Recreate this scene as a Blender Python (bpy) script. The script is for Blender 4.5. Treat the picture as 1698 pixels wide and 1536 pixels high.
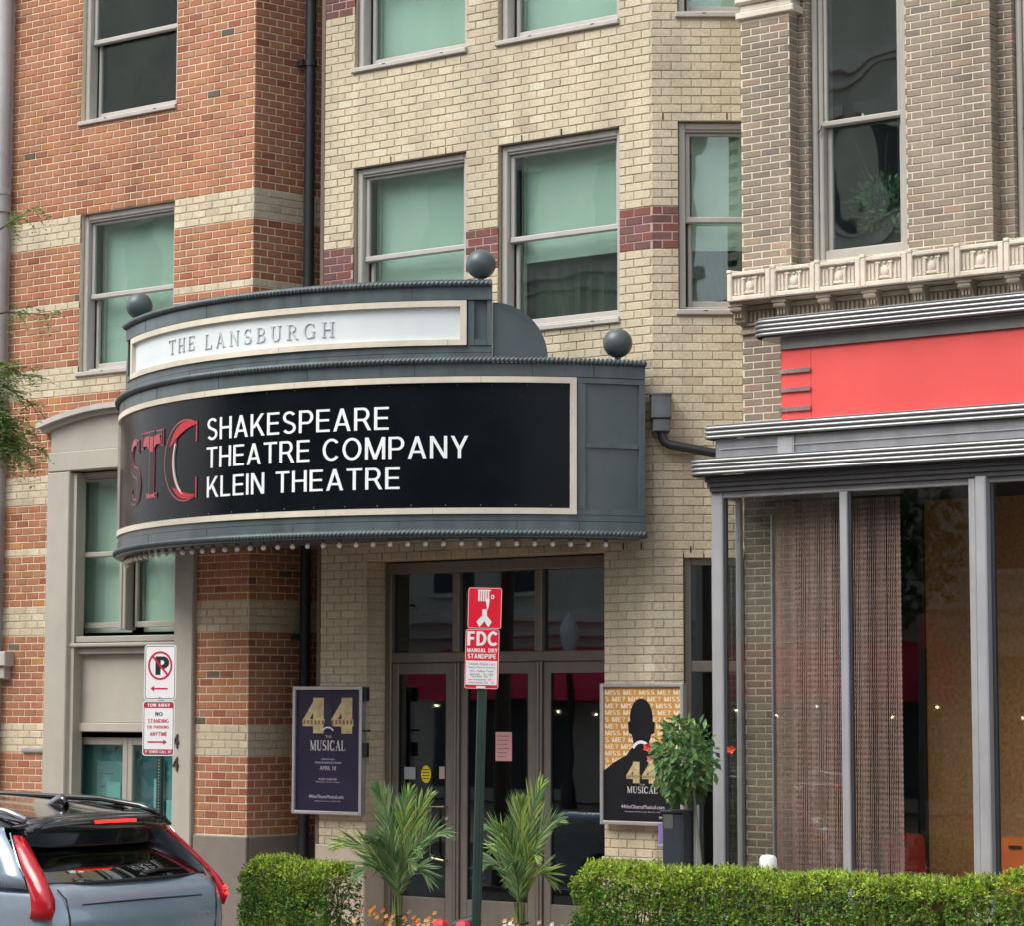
import bpy, bmesh, math, random
from mathutils import Vector, Matrix
from math import sin, cos, radians as rad, pi
random.seed(7)
for _o in list(bpy.data.objects): bpy.data.objects.remove(_o)
SC = bpy.context.scene; COL = SC.collection

# ------------------------------------------------------------------ camera, sky, sun, exposure
CAMLOC = Vector((0.0, -19.6, 2.3)); FPX = 4200.0
yaw, pit, rol = rad(36.08), rad(5.505), rad(0.092)
FW = Vector((-sin(yaw)*cos(pit), cos(yaw)*cos(pit), sin(pit)))
_rt = Vector((cos(yaw), sin(yaw), 0)); _up = _rt.cross(FW)
RT = cos(rol)*_rt + sin(rol)*_up; UP = -sin(rol)*_rt + cos(rol)*_up
cd = bpy.data.cameras.new('camera'); cam = bpy.data.objects.new('camera', cd); COL.objects.link(cam)
cam.matrix_world = Matrix(((RT.x, UP.x, -FW.x, CAMLOC.x), (RT.y, UP.y, -FW.y, CAMLOC.y), (RT.z, UP.z, -FW.z, CAMLOC.z), (0, 0, 0, 1)))
cd.sensor_fit = 'HORIZONTAL'; cd.sensor_width = 36.0; cd.lens = 36.0*FPX/1698.0; cd.clip_start = 0.1; cd.clip_end = 2000
SC.camera = cam
W = bpy.data.worlds.new('World'); SC.world = W; W.use_nodes = True
nt = W.node_tree; bg = nt.nodes['Background']
sky = nt.nodes.new('ShaderNodeTexSky'); sky.sky_type = 'NISHITA'; sky.sun_disc = False
SUN_EL, SUN_AZ = 52.0, 208.0           # degrees; azimuth clockwise from +Y (north)
sky.sun_elevation = rad(SUN_EL); sky.sun_rotation = rad(SUN_AZ); sky.dust_density = 3.0; sky.air_density = 1.0; sky.ozone_density = 1.0
hs = nt.nodes.new('ShaderNodeHueSaturation'); hs.inputs['Saturation'].default_value = 0.35
nt.links.new(sky.outputs[0], hs.inputs['Color']); nt.links.new(hs.outputs[0], bg.inputs['Color'])
bg.inputs['Strength'].default_value = 0.15
sl = bpy.data.lights.new('sun', 'SUN'); sl.energy = 0.95; sl.angle = rad(40); sl.color = (1.0, 0.95, 0.86)
so = bpy.data.objects.new('sun', sl); COL.objects.link(so)
_sd = Vector((sin(rad(SUN_AZ))*cos(rad(SUN_EL)), cos(rad(SUN_AZ))*cos(rad(SUN_EL)), sin(rad(SUN_EL))))
so.rotation_euler = _sd.to_track_quat('Z', 'Y').to_euler()
SC.view_settings.view_transform = 'Standard'; SC.view_settings.look = 'None'
SC.view_settings.exposure = 1.08; SC.view_settings.gamma = 1.0
SC.render.engine = 'CYCLES'

# ------------------------------------------------------------------ materials
MATS = {}
def _principled(name):
    m = bpy.data.materials.new(name); m.use_nodes = True
    return m, m.node_tree, m.node_tree.nodes['Principled BSDF']
def setin(b, k, v):
    if k in b.inputs: b.inputs[k].default_value = v
def mat(name, col, rough=.6, metal=0., var=.12, scale=6., bump=.0, bscale=60., spec=.5, stain=0., coat=0., emis=None, es=0., streak=0.):
    if name in MATS: return MATS[name]
    m, t, b = _principled(name)
    b.inputs['Roughness'].default_value = rough; b.inputs['Metallic'].default_value = metal
    setin(b, 'Specular IOR Level', spec); setin(b, 'Coat Weight', coat)
    N = t.nodes.new; L = t.links.new
    g = N('ShaderNodeNewGeometry')
    n = N('ShaderNodeTexNoise'); n.inputs['Scale'].default_value = scale; n.inputs['Detail'].default_value = 5; n.inputs['Roughness'].default_value = .6
    L(g.outputs['Position'], n.inputs['Vector'])
    mr = N('ShaderNodeMapRange'); mr.inputs['From Min'].default_value = .25; mr.inputs['From Max'].default_value = .75
    mr.inputs['To Min'].default_value = 1-var; mr.inputs['To Max'].default_value = 1+var*.6
    L(n.outputs['Fac'], mr.inputs['Value'])
    last = mr.outputs['Result']
    if stain or streak:
        mp = N('ShaderNodeMapping'); mp.inputs['Scale'].default_value = (7., 7., .8) if streak else (1.3, 1.3, .6)
        L(g.outputs['Position'], mp.inputs['Vector'])
        n2 = N('ShaderNodeTexNoise'); n2.inputs['Scale'].default_value = 1.0; n2.inputs['Detail'].default_value = 6
        L(mp.outputs[0], n2.inputs['Vector'])
        mr2 = N('ShaderNodeMapRange'); mr2.inputs['From Min'].default_value = .35; mr2.inputs['From Max'].default_value = .7
        mr2.inputs['To Min'].default_value = 1.0; mr2.inputs['To Max'].default_value = 1-(stain or streak)
        L(n2.outputs['Fac'], mr2.inputs['Value'])
        mm = N('ShaderNodeMath'); mm.operation = 'MULTIPLY'; L(last, mm.inputs[0]); L(mr2.outputs['Result'], mm.inputs[1]); last = mm.outputs[0]
    vm = N('ShaderNodeVectorMath'); vm.operation = 'SCALE'; vm.inputs[0].default_value = col[:3]
    L(last, vm.inputs['Scale']); L(vm.outputs['Vector'], b.inputs['Base Color'])
    # gloss varies a little
    mr3 = N('ShaderNodeMapRange'); mr3.inputs['To Min'].default_value = max(0, rough-.1); mr3.inputs['To Max'].default_value = min(1, rough+.1)
    L(n.outputs['Fac'], mr3.inputs['Value']); L(mr3.outputs['Result'], b.inputs['Roughness'])
    if bump:
        nb = N('ShaderNodeTexNoise'); nb.inputs['Scale'].default_value = bscale; nb.inputs['Detail'].default_value = 4
        L(g.outputs['Position'], nb.inputs['Vector'])
        bp = N('ShaderNodeBump'); bp.inputs['Strength'].default_value = bump; bp.inputs['Distance'].default_value = .01
        L(nb.outputs['Fac'], bp.inputs['Height']); L(bp.outputs[0], b.inputs['Normal'])
    if emis:
        b.inputs['Emission Color'].default_value = (*emis, 1); b.inputs['Emission Strength'].default_value = es
    MATS[name] = m; return m
def tint_mat(name, rough=.85, bump=.5, bscale=90., var=.25, transl=0.):
    """material whose colour comes from the object's colour plus the face attribute 'tint'"""
    m, t, b = _principled(name); N = t.nodes.new; L = t.links.new
    oi = N('ShaderNodeObjectInfo'); at = N('ShaderNodeAttribute'); at.attribute_name = 'tint'
    add = N('ShaderNodeVectorMath'); add.operation = 'ADD'; L(oi.outputs['Color'], add.inputs[0]); L(at.outputs['Color'], add.inputs[1])
    g = N('ShaderNodeNewGeometry'); n = N('ShaderNodeTexNoise'); n.inputs['Scale'].default_value = 45; n.inputs['Detail'].default_value = 6; n.inputs['Roughness'].default_value = .7
    L(g.outputs['Position'], n.inputs['Vector'])
    n2 = N('ShaderNodeTexNoise'); n2.inputs['Scale'].default_value = .9; n2.inputs['Detail'].default_value = 5; L(g.outputs['Position'], n2.inputs['Vector'])
    r1 = N('ShaderNodeMapRange'); r1.inputs['From Min'].default_value = .3; r1.inputs['From Max'].default_value = .7; r1.inputs['To Min'].default_value = 1-var; r1.inputs['To Max'].default_value = 1+var*.7; L(n.outputs['Fac'], r1.inputs['Value'])
    r2 = N('ShaderNodeMapRange'); r2.inputs['From Min'].default_value = .35; r2.inputs['From Max'].default_value = .7; r2.inputs['To Min'].default_value = 1.06; r2.inputs['To Max'].default_value = .84; L(n2.outputs['Fac'], r2.inputs['Value'])
    mp = N('ShaderNodeMapping'); mp.inputs['Scale'].default_value = (2.6, 2.6, .28); L(g.outputs['Position'], mp.inputs['Vector'])
    n3 = N('ShaderNodeTexNoise'); n3.inputs['Scale'].default_value = 1.; n3.inputs['Detail'].default_value = 7; L(mp.outputs[0], n3.inputs['Vector'])
    r3 = N('ShaderNodeMapRange'); r3.inputs['From Min'].default_value = .4; r3.inputs['From Max'].default_value = .68; r3.inputs['To Min'].default_value = 1.04; r3.inputs['To Max'].default_value = .80; L(n3.outputs['Fac'], r3.inputs['Value'])
    m0 = N('ShaderNodeMath'); m0.operation = 'MULTIPLY'; L(r1.outputs[0], m0.inputs[0]); L(r3.outputs[0], m0.inputs[1])
    mu = N('ShaderNodeMath'); mu.operation = 'MULTIPLY'; L(m0.outputs[0], mu.inputs[0]); L(r2.outputs[0], mu.inputs[1])
    sc = N('ShaderNodeVectorMath'); sc.operation = 'SCALE'; L(add.outputs[0], sc.inputs[0]); L(mu.outputs[0], sc.inputs['Scale'])
    L(sc.outputs[0], b.inputs['Base Color']); b.inputs['Roughness'].default_value = rough; setin(b, 'Specular IOR Level', .25)
    if bump:
        nb = N('ShaderNodeTexNoise'); nb.inputs['Scale'].default_value = bscale; nb.inputs['Detail'].default_value = 5; L(g.outputs['Position'], nb.inputs['Vector'])
        bp = N('ShaderNodeBump'); bp.inputs['Strength'].default_value = bump; bp.inputs['Distance'].default_value = .006
        L(nb.outputs['Fac'], bp.inputs['Height']); L(bp.outputs[0], b.inputs['Normal'])
    if transl:
        tr = N('ShaderNodeBsdfTranslucent'); L(sc.outputs[0], tr.inputs['Color']); mx = N('ShaderNodeMixShader'); mx.inputs[0].default_value = transl
        L(b.outputs[0], mx.inputs[1]); L(tr.outputs[0], mx.inputs[2]); L(mx.outputs[0], t.nodes['Material Output'].inputs['Surface'])
    MATS[name] = m; return m
def glass_mat(name, tint, wave=.25, wscale=2.2, rough=.015, ior=1.5, lo=0.0):
    m = bpy.data.materials.new(name); m.use_nodes = True; t = m.node_tree; t.nodes.clear(); N = t.nodes.new; L = t.links.new
    out = N('ShaderNodeOutputMaterial'); tr = N('ShaderNodeBsdfTransparent'); tr.inputs[0].default_value = (*tint, 1)
    gl = N('ShaderNodeBsdfGlossy'); gl.inputs['Roughness'].default_value = rough; gl.inputs['Color'].default_value = (.93, 1, .97, 1)
    fr = N('ShaderNodeFresnel'); gb = N('ShaderNodeNewGeometry'); mi = N('ShaderNodeMath'); mi.operation = 'MULTIPLY_ADD'; mi.inputs[1].default_value = 1/ior-ior; mi.inputs[2].default_value = ior
    L(gb.outputs['Backfacing'], mi.inputs[0]); L(mi.outputs[0], fr.inputs[0])     # same reflectance from both sides of the thin pane
    ad = N('ShaderNodeMath'); ad.operation = 'ADD'; ad.inputs[1].default_value = lo; L(fr.outputs[0], ad.inputs[0])
    g = N('ShaderNodeNewGeometry'); nb = N('ShaderNodeTexNoise'); nb.inputs['Scale'].default_value = wscale; nb.inputs['Detail'].default_value = 1.5
    L(g.outputs['Position'], nb.inputs['Vector']); bp = N('ShaderNodeBump'); bp.inputs['Strength'].default_value = wave; bp.inputs['Distance'].default_value = .05
    L(nb.outputs['Fac'], bp.inputs['Height']); L(bp.outputs[0], gl.inputs['Normal'])
    mx = N('ShaderNodeMixShader'); L(ad.outputs[0], mx.inputs[0]); L(tr.outputs[0], mx.inputs[1]); L(gl.outputs[0], mx.inputs[2]); L(mx.outputs[0], out.inputs['Surface'])
    MATS[name] = m; return m

brickM = tint_mat('brick_clay'); leafM = tint_mat('leaf', rough=.36, bump=0, var=.15, transl=.25)
flowerM = tint_mat('petal', rough=.6, bump=0, var=.1, transl=.2)
mortarR = mat('mortar_cream', (.80, .67, .49), .9, var=.15, scale=30, bump=.4, stain=.12)
mortarB = mat('mortar_sand', (.49, .42, .305), .9, var=.2, scale=30, bump=.4, stain=.15)
mortarP = mat('mortar_pink', (.46, .30, .26), .9, var=.15, scale=30, bump=.4)
mortarG = mat('mortar_pale', (.72, .64, .51), .9, var=.15, scale=30, bump=.4, stain=.15)
frameM = mat('window_frame_taupe', (.46, .435, .40), .5, var=.06, scale=12, streak=.10)
frameD = mat('door_frame_bronze', (.205, .185, .16), .42, metal=.35, var=.1, scale=9, streak=.12)
frameG = mat('window_frame_grey', (.35, .335, .29), .5, var=.06, scale=12, streak=.1)
gasket = mat('black_gasket', (.012, .012, .013), .6)
blindM = mat('roller_blind_mint', (.56, .61, .57), .85, var=.05, scale=2.0, stain=.12)
curtM = mat('dark_curtain', (.05, .06, .055), .9, var=.5, scale=4)
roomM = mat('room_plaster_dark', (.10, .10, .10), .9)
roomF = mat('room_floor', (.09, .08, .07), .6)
glassUp = glass_mat('window_glass_green', (.87, .96, .92), wave=.10, wscale=.9, lo=.035)
glassDk = glass_mat('shop_glass_clear', (.94, .95, .94), wave=.03, wscale=1.0, lo=.0)
glassOld = glass_mat('window_glass_wavy', (.78, .86, .84), wave=.16, wscale=1.1, lo=.09)
glassDoor = glass_mat('door_glass_smoked', (.52, .60, .68), wave=.03, wscale=1., lo=.045)
stoneT = mat('painted_stone_taupe', (.43, .405, .345), .7, var=.08, scale=5, bump=.15, bscale=80, stain=.14)
baseR = mat('base_stone_brown', (.20, .175, .15), .75, var=.12, scale=8, bump=.2, stain=.1)
baseB = mat('base_stone_beige', (.50, .42, .33), .8, var=.1, scale=8, bump=.2, stain=.12)
pipeM = mat('downspout_slate', (.035, .042, .05), .42, var=.3, scale=7, streak=.3)
pipeL = mat('downspout_pale', (.40, .39, .385), .45, var=.1, scale=7, streak=.15)
steel = mat('marquee_steel_blue', (.080, .108, .116), .38, var=.16, scale=3.5, bump=.06, bscale=9, stain=.18, streak=.0)
steelS = mat('marquee_steel_light', (.098, .130, .138), .38, var=.18, scale=4.5, bump=.12, bscale=7, streak=.30)
cream = mat('trim_cream', (.74, .68, .55), .5, var=.10, scale=10, stain=.22)
black = mat('sign_black', (.004, .006, .009), .25, var=.5, scale=1.5, spec=.15)
white = mat('sign_white', (.86, .90, .90), .4, var=.03)
acryl = mat('sign_acrylic_white', (.70, .765, .775), .35, var=.04, scale=3, stain=.08, spec=.5)
greyL = mat('letter_grey', (.50, .52, .53), .6)
redO = mat('logo_red_dark', (.42, .025, .04), .35); redF = mat('logo_red', (.52, .018, .028), .55)
bulbM = mat('bulb_frosted', (.78, .76, .70), .25, var=.05); sockM = mat('bulb_socket', (.10, .09, .085), .5)
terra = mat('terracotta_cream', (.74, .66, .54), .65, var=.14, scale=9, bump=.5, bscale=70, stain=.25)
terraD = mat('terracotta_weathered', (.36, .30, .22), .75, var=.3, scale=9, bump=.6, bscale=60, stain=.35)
alu = mat('aluminium_rib', (.40, .405, .41), .42, metal=.6, var=.15, scale=4, stain=.2)
aluF = mat('aluminium_flat', (.40, .41, .43), .40, metal=.7, var=.12, scale=4, streak=.18)
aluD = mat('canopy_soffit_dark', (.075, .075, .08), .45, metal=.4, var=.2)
aluP = mat('storefront_post', (.42, .425, .44), .42, metal=.3, var=.08, scale=5, streak=.14)
redP = mat('sign_panel_red', (.76, .085, .078), .5, var=.07, scale=1.5, stain=.10)

# ------------------------------------------------------------------ mesh helper
ORG = {}
class MB:
    def __init__(s): s.v = []; s.f = []; s.c = []
    def add(s, vs, fs, col=None, M=None):
        n = len(s.v)
        s.v += [tuple(M @ Vector(p)) if M else tuple(p) for p in vs]
        s.f += [tuple(i+n for i in f) for f in fs]
        s.c += [col]*len(fs)
        return s
    def box(s, x0, y0, z0, x1, y1, z1, M=None, col=None):
        x0, x1 = min(x0, x1), max(x0, x1); y0, y1 = min(y0, y1), max(y0, y1); z0, z1 = min(z0, z1), max(z0, z1)
        return s.add([(x0,y0,z0),(x1,y0,z0),(x1,y1,z0),(x0,y1,z0),(x0,y0,z1),(x1,y0,z1),(x1,y1,z1),(x0,y1,z1)],
              [(0,3,2,1),(4,5,6,7),(0,1,5,4),(1,2,6,5),(2,3,7,6),(3,0,4,7)], col, M)
    def cbox(s, x0, y0, z0, x1, y1, z1, b=.006, M=None):
        """box with the front (low y) edges chamfered"""
        b = min(b, (x1-x0)*.3, (z1-z0)*.3, (y1-y0)*.5)
        return s.add([(x0+b,y0,z0+b),(x1-b,y0,z0+b),(x1-b,y0,z1-b),(x0+b,y0,z1-b),(x0,y0+b,z0),(x1,y0+b,z0),(x1,y0+b,z1),(x0,y0+b,z1),(x0,y1,z0),(x1,y1,z0),(x1,y1,z1),(x0,y1,z1)],
              [(0,1,2,3),(4,5,1,0),(5,6,2,1),(6,7,3,2),(7,4,0,3),(8,9,5,4),(9,10,6,5),(10,11,7,6),(11,8,4,7),(8,11,10,9)], None, M)
    def tube(s, pts, r, n=10, M=None, cap=True, col=None):
        pts = [Vector(p) for p in pts]; k = len(pts); vs = []; fs = []
        rr = r if isinstance(r, (list, tuple)) else [r]*k
        ref = Vector((0, 0, 1))
        for i, p in enumerate(pts):
            d = (pts[min(i+1, k-1)]-pts[max(i-1, 0)]).normalized()
            a = d.cross(ref)
            if a.length < .05: a = d.cross(Vector((0, 1, 0)))
            a.normalize(); b = a.cross(d)
            for j in range(n):
                t = 2*pi*j/n; vs.append(p+a*cos(t)*rr[i]+b*sin(t)*rr[i])
        for i in range(k-1):
            for j in range(n):
                j2 = (j+1) % n; fs.append((i*n+j, i*n+j2, (i+1)*n+j2, (i+1)*n+j))
        if cap: fs.append(tuple(range(n))[::-1]); fs.append(tuple((k-1)*n+j for j in range(n)))
        return s.add(vs, fs, col, M)
    def lathe(s, prof, c, n=20, M=None, col=None):
        vs = []; fs = []; k = len(prof)
        for r, z in prof:
            for j in range(n): vs.append((c[0]+r*cos(2*pi*j/n), c[1]+r*sin(2*pi*j/n), c[2]+z))
        for i in range(k-1):
            for j in range(n):
                j2 = (j+1) % n; fs.append((i*n+j, i*n+j2, (i+1)*n+j2, (i+1)*n+j))
        fs.append(tuple(range(n))[::-1]); fs.append(tuple((k-1)*n+j for j in range(n)))
        return s.add(vs, fs, col, M)
    def sphere(s, c, r, n=20, sc=(1, 1, 1), M=None, col=None):
        prof = [(max(1e-4, sin(pi*i/(n//2)))*r, -cos(pi*i/(n//2))*r) for i in range(n//2+1)]
        vs = []; fs = []
        for rr, z in prof:
            for j in range(n): vs.append((c[0]+rr*cos(2*pi*j/n)*sc[0], c[1]+rr*sin(2*pi*j/n)*sc[1], c[2]+z*sc[2]))
        for i in range(len(prof)-1):
            for j in range(n):
                j2 = (j+1) % n; fs.append((i*n+j, i*n+j2, (i+1)*n+j2, (i+1)*n+j))
        return s.add(vs, fs, col, M)
    def prism(s, poly, y0, y1, M=None):
        """poly in (x,z), extruded in y"""
        n = len(poly); vs = [(x, y0, z) for x, z in poly]+[(x, y1, z) for x, z in poly]
        fs = [tuple(range(n)), tuple(range(2*n-1, n-1, -1))]+[(i, i+n, (i+1) % n+n, (i+1) % n) for i in range(n)]
        return s.add(vs, fs, None, M)
    def build(s, name, m, parent=None, smooth=False, label=None, cat=None, group=None, kind=None, org=None):
        me = bpy.data.meshes.new(name)
        o0 = Vector(org) if org else (ORG[parent.name] if parent else Vector((0, 0, 0)))
        me.from_pydata([(x-o0.x, y-o0.y, z-o0.z) for x, y, z in s.v], [], s.f); me.validate()
        if any(c is not None for c in s.c):
            at = me.attributes.new('tint', 'FLOAT_COLOR', 'FACE')
            if len(me.polygons) == len(s.c):
                fl = []
                for c in s.c: c = c or (.5, .5, .5); fl += [c[0], c[1], c[2], 1.0]
                at.data.foreach_set('color', fl)
        me.materials.append(m)
        if smooth is True:
            me.polygons.foreach_set('use_smooth', [True]*len(me.polygons))
        o = bpy.data.objects.new(name, me); COL.objects.link(o); o.color = (0, 0, 0, 1)
        if smooth == 'auto':
            bm = bmesh.new(); bm.from_mesh(me)
            for e in bm.edges:
                e.smooth = len(e.link_faces) == 2 and e.calc_face_angle(3) < rad(35)
            for f in bm.faces: f.smooth = True
            bm.to_mesh(me); bm.free()
        if parent: o.parent = parent
        else: o.location = o0
        ORG[o.name] = o0
        tag(o, label, cat, group, kind); return o
def tag(o, label=None, cat=None, group=None, kind=None):
    if label: o['label'] = label
    if cat: o['category'] = cat
    if group: o['group'] = group
    if kind: o['kind'] = kind
    return o
def thing(name, label, cat, loc, group=None):
    o = bpy.data.objects.new(name, None); COL.objects.link(o); o.location = loc; o.empty_display_size = .2
    ORG[o.name] = Vector(loc); return tag(o, label, cat, group)
def group_empty(name, parent):
    o = bpy.data.objects.new(name, None); COL.objects.link(o); o.parent = parent; ORG[o.name] = ORG[parent.name]; return o
def frame_mat(ox, oy, ang):
    """local (s along the wall, d into the wall, z) to world"""
    a = rad(ang); return Matrix(((cos(a), -sin(a), 0, ox), (sin(a), cos(a), 0, oy), (0, 0, 1, 0), (0, 0, 0, 1)))
MI = Matrix.Identity(4)
def project(p):
    v = Vector(p)-CAMLOC; d = v.dot(FW)
    return 849+FPX*v.dot(RT)/d, 768-FPX*v.dot(UP)/d, FPX/d

# flat text (built-in font) as a list of 2-D triangles scaled to a box
def text_geo(txt, x0, x1, z0, z1, bold=0.0, fit=True, align='L'):
    cu = bpy.data.curves.new('t', 'FONT'); cu.body = txt; cu.offset = bold; cu.resolution_u = 4
    ob = bpy.data.objects.new('t', cu); me = bpy.data.meshes.new_from_object(ob)
    vs = [tuple(v.co) for v in me.vertices]; fs = [tuple(p.vertices) for p in me.polygons]
    bpy.data.objects.remove(ob); bpy.data.curves.remove(cu); bpy.data.meshes.remove(me)
    if not vs: return [], []
    ax, bx = min(v[0] for v in vs), max(v[0] for v in vs); az, bz = min(v[1] for v in vs), max(v[1] for v in vs)
    az = max(az, -.02) if not any(c in txt for c in 'gjpqy,') else az
    sz = (z1-z0)/(bz-az); sx = (x1-x0)/(bx-ax) if fit else sz
    off = x0 if (fit or align == 'L') else (x0+x1)/2-(bx-ax)*sx/2
    return [(off+(v[0]-ax)*sx, z0+(v[1]-az)*sz) for v in vs], fs
def put_flat(mb, geo, y, th, M=None, fn=None):
    """extrude 2-D faces (x,z): front at y-th, back at y"""
    vs, fs = geo
    if not vs: return
    fn = fn or (lambda x, d, z: (x, d, z))
    n = len(vs); V = [fn(x, y-th, z) for x, z in vs]+[fn(x, y, z) for x, z in vs]
    from collections import Counter
    ec = Counter()
    for f in fs:
        for i in range(len(f)): ec[frozenset((f[i], f[(i+1) % len(f)]))] += 1
    F = [tuple(f) for f in fs]
    for f in fs:
        for i in range(len(f)):
            a, b = f[i], f[(i+1) % len(f)]
            if ec[frozenset((a, b))] == 1: F.append((b, a, a+n, b+n))
    mb.add(V, F, None, M)
# serif strokes: each glyph is a list of (polyline, widths) in a unit-height cell
def arc(cx, cz, rx, rz, a0, a1, n=14): return [(cx+rx*cos(rad(a0+(a1-a0)*i/n)), cz+rz*sin(rad(a0+(a1-a0)*i/n))) for i in range(n+1)]
TK, TN = .15, .05
def ww(n, a, b): return [a+(b-a)*sin(pi*i/n) for i in range(n+1)]
def glyphs():
    G = {}
    sf = lambda x, z, w=.17: ([(x-w, z), (x+w, z)], TN)
    G['T'] = (.72, [([(.36, 0), (.36, 1)], TK), ([(0.0, .975), (.72, .975)], TN), ([(.02, 1), (.02, .78)], TN), ([(.70, 1), (.70, .78)], TN), sf(.36, .025)])
    G['H'] = (.80, [([(.15, 0), (.15, 1)], TK), ([(.65, 0), (.65, 1)], TK), ([(.15, .5), (.65, .5)], TN), sf(.15, .025, .14), sf(.65, .025, .14), sf(.15, .975, .14), sf(.65, .975, .14)])
    G['E'] = (.66, [([(.15, 0), (.15, 1)], TK), ([(0, .975), (.62, .975)], TN), ([(0, .025), (.64, .025)], TN), ([(.15, .5), (.5, .5)], TN), ([(.61, 1), (.61, .78)], TN), ([(.63, 0), (.63, .24)], TN), ([(.5, .4), (.5, .6)], TN)])
    G['L'] = (.64, [([(.15, 0), (.15, 1)], TK), sf(.15, .975, .15), ([(0, .025), (.62, .025)], TN), ([(.61, 0), (.61, .26)], TN)])
    G['A'] = (.80, [([(.12, 0), (.40, 1)], TN+.01), ([(.68, 0), (.38, 1)], TK), ([(.2, .33), (.58, .33)], TN), sf(.12, .025, .12), sf(.68, .025, .13)])
    G['N'] = (.80, [([(.14, 0), (.14, 1)], TN+.01), ([(.66, 0), (.66, 1)], TN+.01), ([(.12, 1), (.68, 0)], TK), sf(.14, .025, .12), sf(.66, .975, .12), ([(0, .975), (.2, .975)], TN)])
    G['S'] = (.58, [(arc(.29, .74, .21, .235, 35, 250, 12)+[(.34, .48)]+arc(.29, .27, .23, .245, 60, -145, 12), [TN+.01]*5+[TK*.8]*4+[TK]*7+[TK]*5+[TN+.02]*6), ([(.47, .80), (.47, .98)], TN), ([(.09, .02), (.09, .22)], TN)])
    G['B'] = (.68, [([(.15, 0), (.15, 1)], TK), ([(0, .975), (.34, .975)], TN), ([(0, .025), (.36, .025)], TN), (arc(.33, .745, .22, .23, 90, -90), ww(14, TN, TK)), (arc(.35, .27, .25, .245, 90, -90), ww(14, TN, TK)), ([(.15, .515), (.36, .515)], TN)])
    G['U'] = (.78, [([(.15, .98)]+[(.15, .33)]+arc(.39, .28, .24, .26, 180, 360)+[(.63, .98)], [TK, TK]+[TK-.1*i/14 for i in range(15)]+[TN]), sf(.15, .975, .15), sf(.63, .975, .12)])
    G['R'] = (.76, [([(.15, 0), (.15, 1)], TK), ([(0, .975), (.34, .975)], TN), sf(.15, .025, .15), (arc(.33, .74, .22, .235, 90, -90), ww(14, TN, TK)), ([(.15, .505), (.35, .505)], TN), ([(.34, .5), (.66, .02)], TK*.9), ([(.6, .025), (.76, .025)], TN)])
    G['G'] = (.80, [(arc(.40, .5, .34, .475, 50, 310, 20), [TN+.1*sin(pi*i/20) for i in range(21)]), ([(.64, .05), (.64, .42)], TK*.9), ([(.5, .42), (.76, .42)], TN), ([(.64, .72), (.64, .96)], TN)])
    G['C'] = (.74, [(arc(.40, .5, .34, .475, 45, 315, 20), [TN+.11*sin(pi*i/20) for i in range(21)]), ([(.66, .70), (.66, .97)], TN), ([(.66, .06), (.66, .28)], TN)])
    G['M'] = (.98, [([(.14, 0), (.14, 1)], TN+.01), ([(.83, 0), (.83, 1)], TK), ([(.12, 1), (.48, .05)], TK), ([(.48, .05), (.83, 1)], TN+.01), sf(.14, .025, .12), sf(.83, .025, .15), ([(0, .975), (.2, .975)], TN), ([(.78, .975), (.98, .975)], TN)])
    G['I'] = (.34, [([(.17, 0), (.17, 1)], TK), sf(.17, .025, .15), sf(.17, .975, .15)])
    G['4'] = (.62, [([(.44, 0), (.44, 1)], .19), ([(0.0, .30), (.62, .30)], .13), ([(.05, .30), (.42, .96)], .10)])
    return G
GL = glyphs()
def stroke(pl, w, grow=0.0):
    n = len(pl); w = w if isinstance(w, (list, tuple)) else [w]*n
    if len(w) < n: w = list(w)+[w[-1]]*(n-len(w))
    vs = []
    for i, p in enumerate(pl):
        a = Vector(pl[max(i-1, 0)]); b = Vector(pl[min(i+1, n-1)]); d = (b-a).normalized(); nn = Vector((-d.y, d.x)); q = Vector(p)
        if grow and i == 0: q = q-d*grow
        if grow and i == n-1: q = q+d*grow
        vs += [tuple(q+nn*(w[i]/2+grow)), tuple(q-nn*(w[i]/2+grow))]
    return vs, [(2*i, 2*i+1, 2*i+3, 2*i+2) for i in range(n-1)]
def serif_text(mb, txt, x0, x1, z0, z1, y, th, fn=None, M=None, gap=.16, space=.45, grow=0., bold=1.0, each=None):
    tot = 0
    for ch in txt: tot += space if ch == ' ' else GL[ch][0]+gap
    tot -= gap; sx = (x1-x0)/tot; sz = z1-z0; x = x0; e = 0
    for ch in txt:
        if ch == ' ': x += space*sx; continue
        if each: mb = MB()
        wd, st = GL[ch]
        for pl, w in st:
            w2 = [a*bold for a in w] if isinstance(w, (list, tuple)) else w*bold
            vs, fs = stroke(pl, w2, grow); e += 1
            put_flat(mb, ([(x+a*sx, z0+b*sz) for a, b in vs], fs), y, th+(e % 7)*.0002, M, fn)
        if each: mb.build('letter', each[0], each[1])
        x += (wd+gap)*sx
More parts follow.
